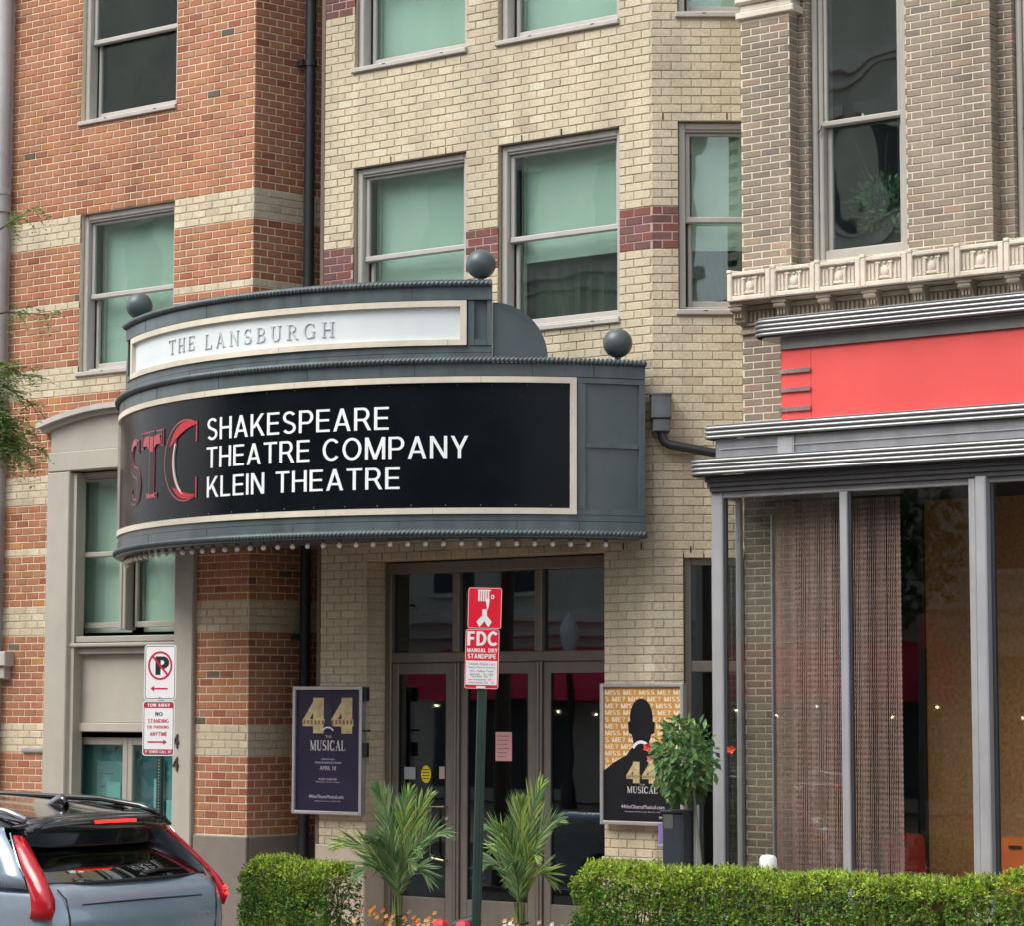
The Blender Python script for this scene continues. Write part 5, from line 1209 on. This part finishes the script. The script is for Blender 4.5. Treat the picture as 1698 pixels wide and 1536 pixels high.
palm(-11.87, -3.2, 1.75, 'slimmer areca palm just right of the leaning FDC post', 9,
     [(-.2, -.08, 1.62, .10, .8, 0), (.1, .10, 1.66, -.1, .8, 1), (.3, .22, 1.78, .05, .8, 1), (.5, .38, 1.50, .1, 1.0, 0), (-.6, -.30, 1.42, -.05, 1.0, 0), (-.8, -.40, 1.26, .1, 1.15, 1), (.7, .34, 1.22, -.15, 1.2, 1), (0, .02, 1.45, -.25, .9, 1),
      (-.3, -.25, 1.12, -.2, 1.3, 0), (.3, .24, 1.02, .15, 1.4, 1), (-.2, -.2, 1.0, .1, 1.5, 0), (.1, .06, 1.35, .25, .9, 0), (.1, .15, 1.15, -.3, 1.2, 0)])
# ---- flowers at the palms' feet
def flowers(x0, x1, y0, y1, n, cols, lab, h=.30):
    mb = MB(); t = thing('flower_clump', lab, 'flowers', ((x0+x1)/2, (y0+y1)/2, .16), 'flower clumps at the feet of the palms')
    lf = MB()
    for i in range(n*3):
        p = Vector((random.uniform(x0, x1), random.uniform(y0, y1), random.uniform(.18, h+.20))); leaf_mesh(lf, p, rv()+Vector((0, 0, .6)), rv(), random.uniform(.03, .055), .02, jit((.10, .17, .05) if random.random() < .7 else (.28, .16, .05), .3))
    lf.build('foliage', leafM, t)
    for i in range(n):
        p = Vector((random.uniform(x0, x1), random.uniform(y0, y1), random.uniform(h+.05, h+.36))); c_ = jit(random.choice(cols), .15)
        for j in range(5):
            a = 2*pi*j/5; leaf_mesh(mb, p, Vector((cos(a), sin(a)*.7-.3, sin(a)*.8+.2)), Vector((0, -1, .3)), .026, .024, c_)
    mb.build('blossom', flowerM, t)
oc = [(.72, .28, .06), (.80, .45, .18), (.75, .55, .30), (.62, .18, .06)]
flowers(-13.42, -12.72, -3.4, -3.0, 70, oc, 'orange and cream flowers under the left palm')
flowers(-12.2, -11.45, -3.4, -3.0, 46, oc+[(.8, .75, .7)], 'orange flowers under the right palm', .26)
flowers(-11.5, -11.22, -3.4, -3.1, 10, [(.8, .75, .72)], 'white flowers beside the long hedge', .28)
# ---- standpipe connection with red caps
fd = thing('standpipe_connection', 'dark standpipe connection with two red caps low beside the FDC post', 'standpipe', (-12.2, -3.45, .1))
b = MB(); b.tube([(-12.20, -3.45, .1), (-12.20, -3.45, .60)], .06, 14); b.tube([(-12.30, -3.47, .57), (-12.08, -3.47, .63)], .05, 12); b.build('body', mat('standpipe_dark', (.05, .06, .06), .4, metal=.4), fd, smooth='auto')
for q in ((-12.36, -3.55, .56), (-12.10, -3.60, .565)):
    b = MB(); b.lathe([(.066, 0), (.066, .05), (.045, .075), (.02, .08)], (0, 0, 0), 18, Matrix.Translation(q) @ Matrix.Rotation(rad(75), 4, 'X') @ Matrix.Rotation(rad(-20), 4, 'Y')); b.build('cap', mat('cap_red', (.62, .02, .03), .35), fd, smooth='auto')
# ---- hibiscus standard
hb = thing('hibiscus_tree', 'small hibiscus tree with red blooms on a thin trunk beside the shopfront corner', 'tree', (-11.36, -1.2, 0))
b = MB(); b.tube([(-11.38, -1.2, 0), (-11.41, -1.2, .8), (-11.50, -1.2, 1.6), (-11.52, -1.2, 1.75)], [.016, .015, .013, .010], 8)
for i in range(16):
    v = rv(); v.z = abs(v.z)*.6+.1; b.tube([(-11.51, -1.2, 1.62), Vector((-11.51, -1.2, 1.75))+v*.25], [.007, .003], 5)
b.build('trunk', mat('hibiscus_bark', (.16, .18, .13), .8), hb)
mb = MB()
for i in range(760):
    v = rv()*random.random()**.35; v = Vector((v.x*.25+.02*v.z+.02*sin(v.z*14), v.y*.28, v.z*.37))
    if v.x < 0: v.x *= 1.05
    p = Vector((-11.585, -1.2, 1.85))+v; c_ = jit((.10, .21, .07), .4, .1) if random.random() < .7 else jit((.24, .38, .12), .3, .1)
    leaf_mesh(mb, p, v.normalized()*.6+Vector((0, -.3, -.5))+rv()*.7, Vector((0, -1, .8))+rv()*.6, random.uniform(.06, .11), random.uniform(.035, .06), c_)
mb.build('crown', leafM, hb)
mb = MB()
for c0 in ((-11.85, -1.35, 1.955), (-11.23, -1.0, 1.94), (-11.78, -1.4, 1.86)):
    for j in range(5):
        a = 2*pi*j/5; leaf_mesh(mb, Vector(c0), Vector((cos(a), -.6, sin(a)*.7)), Vector((0, -1, .2)), .055, .05, jit((.80, .10, .06), .15) if c0[2] != 1.86 else jit((.7, .35, .25), .1))
mb.build('bloom', flowerM, hb)
# ---- leaflet stand
kk = thing('leaflet_stand', 'dark slate leaflet stand with purple leaflets under the orange poster', 'stand', (-11.70, -1.2, 0))
b = MB(); b.cbox(-11.79, -1.25, 0, -11.58, -1.02, 1.40, .02); b.cbox(-11.80, -1.26, 1.40, -11.57, -1.01, 1.425, .01); b.build('cabinet', mat('stand_slate', (.03, .036, .047), .4, var=.2), kk)
b = MB(); b.box(-11.765, -1.254, 1.27, -11.67, -1.2515, 1.39); b.build('label_plate', mat('stand_plate', (.08, .09, .08), .5), kk)
b = MB()
for i in range(3): b.cbox(-11.855+i*.012, -1.2+i*.01, 1.13-i*.01, -11.80, -1.12+i*.01, 1.31-i*.02, .003)
b.build('leaflet', mat('leaflet_purple', (.20, .14, .38), .6, var=.2), kk)
b = MB(); b.cbox(-11.86, -1.22, 1.10, -11.795, -1.10, 1.13, .004); b.cbox(-11.83, -1.23, 1.345, -11.795, -1.20, 1.365, .003); b.build('rack', alu, kk)
b = MB(); b.cbox(-11.565, -1.10, .9, -11.53, -1.06, 1.47, .004); b.build('side_card', mat('card_grey', (.45, .45, .47), .6), kk)
# ---- chairs inside
def chair(x, y, ang, m, lab, sc=1.0):
    M = Matrix.Translation((x, y, .19)) @ Matrix.Rotation(rad(ang), 4, 'Z') @ Matrix.Scale(sc, 4); t = thing('dining_chair', lab, 'chair', (x, y, .19), 'dining chairs inside the shopfront')
    b = MB(); pr_ = rrect(-.22, .22, .50, 1.0, .07, 6)
    vs = []; n = len(pr_)
    for k, yy in ((0, .20), (1, .225)): vs += [(px_, yy+.25*px_*px_*-1+(pz-.5)*.10, pz) for px_, pz in pr_]
    b.add(vs, [tuple(range(n)), tuple(range(2*n-1, n-1, -1))]+[(i, i+n, (i+1) % n+n, (i+1) % n) for i in range(n)], None, M)
    b.build('backrest', m, t)
    b = MB(); b.prism(rrect(-.06, .06, .90, .925, .012, 4)[::-1], .262, .268, M); b.v = [v for v in b.v]; b.build('hand_hole', gasket, t)
    b = MB(); b.cbox(-.22, -.22, .44, .22, .22, .475, .012, M); b.build('seat', m, t)
    for sx in (-1, 1):
        for sy in (-1, 1):
            b = MB(); b.tube([(sx*.17, sy*.17, .44), (sx*.23, sy*.23, 0)], [.02, .013], 8, M); b.build('leg', mat('chair_leg_oak', (.36, .25, .15), .5, var=.2, scale=20), t)
    return t
chair(-9.49, 1.02, 185, mat('chair_orange', (.70, .17, .05), .4, var=.1, coat=.2), 'orange plywood chair at the right edge inside the shopfront')
chair(-10.70, 1.35, 175, mat('chair_red', (.48, .03, .03), .4, var=.1, coat=.2), 'dark red chair between the chain curtain and wood panel', .98)
# ---- potted plant on the inner sill upstairs
pp = thing('potted_plant', 'leafy green houseplant behind the tall upstairs window over the cornice', 'plant', (-10.35, 1.0, 6.3))
b = MB(); b.lathe([(.11, 0), (.15, .26), (.14, .26), (.12, .24)], (-10.64, .75, 6.32), 18); b.build('pot', mat('pot_dark', (.03, .035, .035), .5), pp, smooth='auto')
b = MB(); b.cbox(-10.75, .5, 5.9, -9.9, 1.1, 6.32, .01); b.build('shelf', mat('shelf_dark', (.05, .055, .055), .6), pp)
mb = MB()
for i in range(420):
    v = rv()*random.random()**.4; p = Vector((-10.64, .75, 6.86))+Vector((v.x*.33, v.y*.2, v.z*.27)); leaf_mesh(mb, p, v+Vector((0, 0, .2))+rv()*.5, rv(), random.uniform(.06, .12), random.uniform(.025, .045), jit((.16, .36, .14) if random.random() < .8 else (.40, .60, .25), .3))
for i in range(16):
    a = random.uniform(0, 2*pi); base = Vector((-10.64, .75, 6.78)); q = Vector((cos(a)*.28, sin(a)*.12, random.uniform(.3, .72)))
    for j in range(6): leaf_mesh(mb, base+q*(j/6), q, Vector((0, -1, .3)), q.length/5, .035*(1-j/7), jit((.07, .12, .07), .3))
mb.build('foliage', leafM, pp)
# ---- street tree reaching in at the left edge
tr = thing('street_tree', 'leafy street tree branch reaching in at the left edge', 'tree', (-17.5, -3.9, 0))
b = MB(); b.tube([(-17.75, -3.9, 0), (-17.72, -3.9, 2.2), (-17.68, -3.9, 4.0), (-17.78, -3.85, 5.8), (-17.8, -3.8, 7.2)], [.12, .10, .08, .05, .02], 12)
brs = []
rt_ = random.Random(5)
for i in range(46):
    z = rt_.choice([rt_.uniform(4.6, 5.4), rt_.uniform(4.2, 5.3), rt_.uniform(4.8, 6.0)]); a = rt_.uniform(-.5, .6) if i % 3 else rt_.uniform(1.2, 5.2); ln_b = rt_.uniform(.45, .80) if i % 3 else rt_.uniform(.6, 1.2)
    if cos(a) > -.2 and z > 5.45: ln_b *= .3
    p0 = Vector((-17.70, -3.9, z)); d = Vector((cos(a), sin(a), rt_.uniform(-.25, .35))); p1_ = p0+d*ln_b*.5+Vector((0, 0, .06)); p2_ = p0+d*ln_b+Vector((0, 0, -.12))
    b.tube([p0, p1_, p2_], [.014, .008, .003], 6); brs.append((p0, p1_, p2_))
for i in range(60):
    z = rt_.uniform(5.6, 7.4); a = rt_.uniform(0, 2*pi); ln_b = rt_.uniform(.5, 1.5)*(.10 if cos(a) > -.2 else 1.0)*(1.15-(z-5.6)*.3)
    p0 = Vector((-17.78, -3.85, min(z, 6.9))); d = Vector((cos(a), sin(a), rt_.uniform(.1, .7))); p1_ = p0+d*ln_b*.5+Vector((0, 0, .06)); p2_ = p0+d*ln_b
    b.tube([p0, p1_, p2_], [.018, .010, .003], 6); brs.append((p0, p1_, p2_))
b.build('trunk', mat('bark_grey', (.12, .10, .08), .9, var=.35, scale=25, bump=.6), tr, smooth='auto')
mb = MB()
for p0, p1_, p2_ in brs:
    for k in range(16):
        q = rt_.uniform(.5, 1.05); base = p0.lerp(p1_, q*2) if q < .5 else p1_.lerp(p2_, q*2-1); dr_ = rv()+(p2_-p0).normalized()*.6; dr_.z -= .25; dr_.normalize(); Lf = rt_.uniform(.12, .24)
        for j in range(8):
            c = base+dr_*Lf*j/8+Vector((0, 0, -.002*j*j)); col = jit((.22, .34, .09) if rt_.random() < .6 else (.42, .50, .22), .3, .12)
            for sg in (1, -1):
                sd = dr_.cross(Vector((0, 0, 1))).normalized()*sg; leaf_mesh(mb, c, sd+dr_*.5+Vector((0, 0, rt_.uniform(-.3, .2))), Vector((0, 0, 1))+rv()*.4, rt_.uniform(.035, .06), .022, col)
mb.build('crown', leafM, tr)

# ================================================================== SUV
car = thing('parked_suv', 'blue grey SUV seen from behind with lit brake light and black roof spoiler', 'car', (-15.9, -5.95, -.15))
paint = mat('car_paint_blue_grey', (.29, .365, .44), .24, metal=.35, var=.05, coat=1.0); blackg = mat('car_gloss_black', (.008, .008, .010), .12, var=.1, coat=1.0)
plas = mat('car_plastic_black', (.012, .012, .014), .45); cgl = glass_mat('car_glass_dark', (.10, .11, .11), wave=.06, wscale=1.5, lo=.14); lampR = mat('tail_lamp_red', (.36, .004, .012), .22, coat=.5, emis=(1, .02, .03), es=.04)
brk = mat('brake_light_lit', (.8, .02, .02), .3, emis=(1, .02, .02), es=1.6); chrome = mat('car_chrome', (.7, .7, .72), .12, metal=1.0, var=.03)
YC = -5.985                                        # centre line of the car; z below is metres above the pavement
def surf(rows, m, nm, par, thick=0.0, smooth=True, close=False):
    mb = MB(); k = len(rows[0]); vs = [q for r in rows for q in r]
    fs = [(i*k+j, i*k+(j+1) % k, (i+1)*k+(j+1) % k, (i+1)*k+j) for i in range(len(rows)-1) for j in range(k if close else k-1)]
    mb.add(vs, fs); o = mb.build(nm, m, par, smooth=smooth)
    if thick: md = o.modifiers.new('thick', 'SOLIDIFY'); md.thickness = thick; md.offset = 0
    return o
def rr_slice(xr, xf, hw, z, r, n=8):
    pts = []
    for cx_, cy_, a0 in ((xr-r, YC+hw-r, 0), (xf+r*1.6, YC+hw-r, 90), (xf+r*1.6, YC-hw+r, 180), (xr-r, YC-hw+r, 270)):
        rx = r if cx_ == xr-r else r*1.6
        pts += [(cx_+rx*cos(rad(a0+90*i/n)), cy_+r*sin(rad(a0+90*i/n)), z) for i in range(n+1)]
    return pts
XF = -18.05
sl_ = [(-13.55, XF+.5, .70, 1.045, .12), (-13.43, XF+.3, .80, 1.04, .14), (-13.375, XF+.2, .86, 1.025, .16), (-13.315, XF+.12, .90, .985, .18), (-13.275, XF+.06, .925, .93, .19), (-13.245, XF, .937, .84, .19), (-13.235, XF, .94, .70, .19), (-13.25, XF, .938, .55, .18), (-13.225, XF-.02, .935, .44, .17), (-13.25, XF, .93, .30, .16), (-13.33, XF+.1, .90, .14, .15)]
surf([rr_slice(*q[:3], q[3], q[4]) for q in sl_][::-1], paint, 'body', car, close=True)
mb = MB(); mb.box(XF+.5, YC-.80, .06, -13.42, YC+.80, .35); mb.build('underbody', plas, car)
# roof
def roofz(x): return 1.475+.125*sin(min(1, max(0, (-13.56-x)/1.9))*pi/2)-(.0 if x > -16 else .10*((-16-x)/1.0)**2)
rows = []
for i in range(19):
    x = -13.62-i*.185; rows.append([(x-.04*v*v, YC+v*.70, roofz(x)-.035*v*v-(.05*max(0, abs(v)-.9)/.1)) for v in [-1+2*j/16 for j in range(17)]])
surf(rows, blackg, 'roof', car, .02)
# spoiler: deep rear face with a rounded lip, lit brake light set in it
rows = []
for j in range(25):
    v = -1+2*j/24; e = abs(v)**6; y = YC+v*(.735-.02*(1-abs(v))); rb = .055*v*v+.10*e
    zt = 1.484-.022*v*v-.045*e; zb_ = 1.262-.0*v*v+.035*e
    rows.append([(-13.95, y*.97+YC*.03, zt+.015), (-13.72-rb, y, zt+.008), (-13.60-rb, y, zt+.004), (-13.565-rb, y, zt-.012), (-13.555-rb, y, zt-.04), (-13.585-rb, y, (zt*.55+zb_*.45)), (-13.655-rb, y, zb_+.03), (-13.675-rb, y, zb_+.004), (-13.72-rb, y, zb_), (-13.95, y*.97+YC*.03, zb_+.02)])
surf([[r[i] for r in rows] for i in range(10)], blackg, 'spoiler', car)
sp_ = [o for o in car.children if o.name.startswith('spoiler')][0]
for r_, s_ in ((rows[0], -1), (rows[-1], 1)): 
    mb = MB(); mb.add(r_, [tuple(range(10))]); mb.build('end_cap', blackg, sp_)
mb = MB(); k = 24; vs = []
for i in range(k+1):
    v = (-.21+.42*i/k)/.735; y = YC+(-.21+.42*i/k)+.0; x = -13.553-.055*v*v; z = 1.452-.022*v*v
    vs += [(x+.004, y, z-.012), (x+.006, y, z+.010), (x-.02, y, z+.010), (x-.02, y, z-.012)]
mb.add(vs, [(4*i+a_, 4*i+4+a_, 4*i+4+b_, 4*i+b_) for i in range(k) for a_, b_ in ((0, 1), (1, 2), (2, 3), (3, 0))]+[(0, 1, 2, 3), (4*k+3, 4*k+2, 4*k+1, 4*k)]); mb.build('brake_light', brk, sp_)
# rear window, wiper, seal
rows = []
for i in range(9):
    q = i/8; x = -13.80+.455*q+.03*sin(pi*q); z = 1.30-.275*q; hw = .70+.135*q
    rows.append([(x-.10*abs(v)**3-.02*v*v, YC+v*hw, z+.0*v) for v in [-1+2*j/20 for j in range(21)]])
rwin = surf(rows, cgl, 'rear_window', car, .0)
surf([[(x-.03, y, z-.02) for x, y, z in r] for r in rows], mat('car_interior_dark', (.018, .016, .015), .8), 'cargo_shade', rwin)
mb = MB(); mb.tube([(x+.006, y, z+.004) for x, y, z in rows[-1]], .013, 8); mb.build('window_seal', plas, car, smooth=True)
mb = MB(); mb.tube([(-13.385, YC+.12, 1.065), (-13.40, YC+.30, 1.085), (-13.45, YC+.62, 1.075)], [.020, .014, .008], 8); mb.tube([(-13.37, YC+.10, 1.05), (-13.36, YC+.10, 1.07)], .03, 10); mb.build('wiper', plas, car, smooth=True)
for sg in (-1, 1):
    S_ = lambda x, o_, z: (x, YC+sg*o_, z)
    # rear quarter with pillar, in body colour, and the side glass ahead of it
    surf([[S_(-13.50, .93, 1.00), S_(-13.56, .915, 1.10), S_(-13.70, .875, 1.25), S_(-13.84, .83, 1.37), S_(-13.90, .79, 1.42)],
          [S_(-13.75, .94, 1.01), S_(-13.80, .92, 1.10), S_(-13.90, .88, 1.25), S_(-14.02, .835, 1.37), S_(-14.06, .795, 1.42)],
          [S_(-14.2, .94, 1.02), S_(-14.15, .92, 1.10), S_(-14.12, .88, 1.24), S_(-14.15, .835, 1.37), S_(-14.2, .795, 1.42)]], paint, 'quarter_panel', car, .01)
    surf([[S_(-14.14, .93, 1.06), S_(-14.12, .88, 1.24), S_(-14.2, .79, 1.42)], [S_(-15.4, .925, 1.03), S_(-15.4, .87, 1.24), S_(-15.4, .76, 1.47)], [S_(-16.9, .91, 1.01), S_(-16.6, .85, 1.22), S_(-16.3, .74, 1.43)]], cgl, 'side_window', car, .008)
    surf([[S_(-13.74, .70, 1.40), S_(-13.90, .79, 1.42)], [S_(-14.2, .69, 1.53), S_(-14.2, .79, 1.43)], [S_(-15.4, .69, 1.55), S_(-15.4, .765, 1.475)], [S_(-16.9, .66, 1.42), S_(-16.9, .70, 1.40)]], blackg, 'roof_side', car, .01)
    # tall lamp along the pillar
    prof = [((-13.79, .80, 1.36), (-13.765, .745, 1.35), (-13.745, .71, 1.335)), ((-13.70, .85, 1.27), (-13.655, .80, 1.265), (-13.615, .745, 1.255)), ((-13.60, .90, 1.17), (-13.53, .845, 1.165), (-13.48, .79, 1.16)), ((-13.52, .928, 1.08), (-13.43, .875, 1.08), (-13.375, .82, 1.08)),
            ((-13.46, .945, 1.00), (-13.345, .905, 1.0), (-13.305, .84, 1.0)), ((-13.43, .950, .93), (-13.285, .925, .93), (-13.255, .84, .93)), ((-13.42, .950, .86), (-13.262, .93, .86), (-13.235, .86, .86)), ((-13.44, .945, .80), (-13.285, .92, .80), (-13.25, .88, .80))]
    if sg < 0: prof = [(r[0], tuple(a_+(b_-a_)*.9 for a_, b_ in zip(r[0], r[1])), tuple(a_+(b_-a_)*.78 for a_, b_ in zip(r[0], r[2]))) for r in prof]
    if sg > 0: prof = [(r[0], tuple(a_+(b_-a_)*.75 for a_, b_ in zip(r[0], r[1])), tuple(a_+(b_-a_)*.42 for a_, b_ in zip(r[0], r[2]))) for r in prof]
    tl_ = surf([[S_(*q) for q in r] for r in prof], lampR, 'tail_lamp', car, .03)
    mb = MB(); mb.tube([S_(-13.80, .822, 1.385), S_(-13.71, .862, 1.27), S_(-13.61, .91, 1.17), S_(-13.53, .935, 1.09)], .007, 6); mb.build('trim', chrome, tl_, smooth=True)
    if sg > 0:
        mb = MB(); mb.sphere((-13.285, YC+.905, .925), .018, 10); mb.sphere((-13.268, YC+.905, .88), .014, 10); mb.build('lamp_bulb', brk, tl_, smooth=True)
    mb = MB(); mb.tube([S_(-13.78, .70, 1.475), S_(-13.98, .69, 1.53), S_(-14.4, .685, 1.575), S_(-16.2, .67, 1.60), S_(-16.5, .66, 1.54)], .024, 8); mb.build('roof_rail', blackg if sg > 0 else mat('rail_silver', (.55, .56, .58), .25, metal=.8), car, smooth=True)
    for x in (-14.22, -17.1):
        M_ = Matrix.Translation((x, YC+sg*.84, .21)) @ Matrix.Rotation(rad(90), 4, 'X')
        mb = MB(); mb.lathe([(.34, -.11), (.36, -.09), (.36, .09), (.34, .11)], (0, 0, 0), 28, M_); wh = mb.build('wheel', mat('tyre_rubber', (.02, .02, .02), .8), car, smooth='auto')
        mb = MB(); mb.lathe([(.24, -.12), (.24, .12), (.05, .13)], (0, 0, 0), 20, M_); mb.build('rim', alu, wh, smooth='auto')
# antenna fin
rows = []
for i in range(9):
    q = i/8; x = -14.30+.22*q; hgt = .012+.072*sin(pi*min(1, q*.62))**1.2*(1 if q < .93 else .3); w_ = .028*(.35+.65*q)
    rows.append([(x, YC-w_, 1.535), (x, YC-w_*.7, 1.55+hgt*.6), (x, YC, 1.55+hgt), (x, YC+w_*.7, 1.55+hgt*.6), (x, YC+w_, 1.535)])
surf(rows, blackg, 'antenna_fin', car, .004)
# tailgate details: lower crease, shut lines and badge
mb = MB(); mb.tube([(-13.262+.0, YC-.62, .885), (-13.252, YC, .89), (-13.262, YC+.62, .885)], .006, 6); mb.build('shut_line', plas, car)
for s_ in (-1, 1):
    mb = MB(); mb.tube([(-13.33, YC+s_*.80, 1.0), (-13.262, YC+s_*.775, .93), (-13.236, YC+s_*.76, .80), (-13.24, YC+s_*.74, .55)], .005, 6); mb.build('shut_line', plas, car)
mb = MB()
for i in range(4): mb.cbox(0, i*.034, 0, .01, i*.034+.022, .018, .002, Matrix.Translation((-13.245, YC+.58, .745)))
mb.build('badge', chrome, car)

# ================================================================== the other side of the street (seen in the glass)
ob = thing('opposite_building', 'pale arcaded building across the street seen only as a reflection in the glass', 'building', (-16, -31, 0))
pale = mat('facade_pale', (.56, .53, .47), .8, var=.15, scale=2, stain=.2); dk = mat('facade_opening', (.03, .035, .04), .4)
b = MB(); b.box(-60, -40, 0, -47, -31.0, 27.0); b.box(-47, -40, 0, -40, -31.0, 21.5); b.box(-40, -40, 0, -31, -31.0, 23.0); b.box(-31, -40, 0, -22, -31.0, 19.5); b.box(-22, -40, 0, 14, -31.0, 17.5); b.build('wall', pale, ob)
b = MB()
for z in (4.4, 8.6, 12.9, 17.0): b.box(-60, -31.35, z, 14, -30.55, z+.3); b.box(-60, -31.2, z-.35, 14, -30.8, z)
b.build('cornice', mat('facade_white', (.60, .58, .54), .7), ob)
for i in range(13):
    x = -56+i*5.4
    for z0, z1 in ((5.2, 7.6), (9.4, 11.8), (13.6, 15.8)):
        for q in (0, 2.1):
            b = MB(); b.box(x+q, -31.06, z0, x+q+1.25, -30.985, z1); wdo = b.build('window', dk, ob)
            b = MB(); b.cbox(x+q-.1, -30.99, z0-.12, x+q+1.35, -30.90, z0, .01); b.cbox(x+q-.1, -30.99, z1, x+q+1.35, -30.86, z1+.22, .01); b.build('frame', MATS['facade_white'], wdo)
    b = MB(); b.box(x, -31.06, .3, x+4.2, -30.985, 3.4); b.build('shop_window', dk, ob)
    if i in (4, 5, 8):
        b = MB(); b.add([(x-.2, -31, 3.7), (x+4.4, -31, 3.7), (x+4.4, -29.6, 2.7), (x-.2, -29.6, 2.7), (x-.2, -31, 2.4), (x+4.4, -31, 2.4), (x+4.4, -29.6, 2.4), (x-.2, -29.6, 2.4)], [(0, 1, 2, 3), (3, 2, 6, 7), (0, 3, 7, 4), (1, 5, 6, 2)]); b.build('awning', mat('awning_red', (.42, .02, .045), .7), ob)
for (x, s) in ((-40.5, 1.0), (-25, 1.15), (-12.5, .9), (-5, 1.0)):
    t = thing('far_tree', {-40.5: 'far tree across the road beyond the parked car', -25: 'tallest tree across the road', -12.5: 'smallest tree across the road', -5: 'tree across the road nearest the shopfront side'}[x], 'tree', (x, -27.5, 0), 'trees across the road')
    b = MB(); b.tube([(x, -27.5, 0), (x+.1, -27.5, 3.0), (x, -27.4, 5.2*s)], [.16, .12, .05], 10); b.build('trunk', MATS['bark_grey'], t)
    mb = MB()
    for i in range(1300):
        v = rv()*random.random()**.4; p = Vector((x, -27.5, 5.0*s))+Vector((v.x*2.2, v.y*1.7, v.z*1.9))*s; leaf_mesh(mb, p, rv(), rv(), .30, .20, jit((.06, .13, .04), .4))
    mb.build('crown', leafM, t)
b = MB(); b.add([(-39.5, -31, 3.75), (-24.5, -31, 3.75), (-24.5, -29.0, 2.75), (-39.5, -29.0, 2.75), (-39.5, -31, 2.45), (-24.5, -31, 2.45), (-24.5, -29.0, 2.45), (-39.5, -29.0, 2.45)], [(0, 1, 2, 3), (3, 2, 6, 7), (0, 3, 7, 4), (1, 5, 6, 2)]); b.build('awning', mat('awning_crimson', (.80, .03, .10), .7), ob)
b = MB()
for i in range(22): b.sphere((-41+i*.95, -28.9+.1*sin(i*2.), 2.32-.12*(i % 3)), .022, 8)
b.build('string_light', mat('string_bulb_lit', (1, .9, .7), .4, emis=(1, .82, .5), es=22.0), ob)
lp = thing('street_lamp', 'acorn glass street lamp across the road seen only in reflections', 'street lamp', (-32.8, -27, 0))
b = MB(); b.lathe([(.22, 0), (.2, .5), (.09, .8), (.06, 3.4), (.13, 3.5)], (-32.8, -27, 0), 14); b.build('post', plas, lp, smooth='auto')
b = MB(); b.lathe([(.13, 3.5), (.24, 3.8), (.24, 4.1), (.12, 4.35), (.02, 4.5)], (-32.8, -27, 0), 16); b.build('globe', mat('globe_white', (.7, .72, .72), .3), lp, smooth='auto')
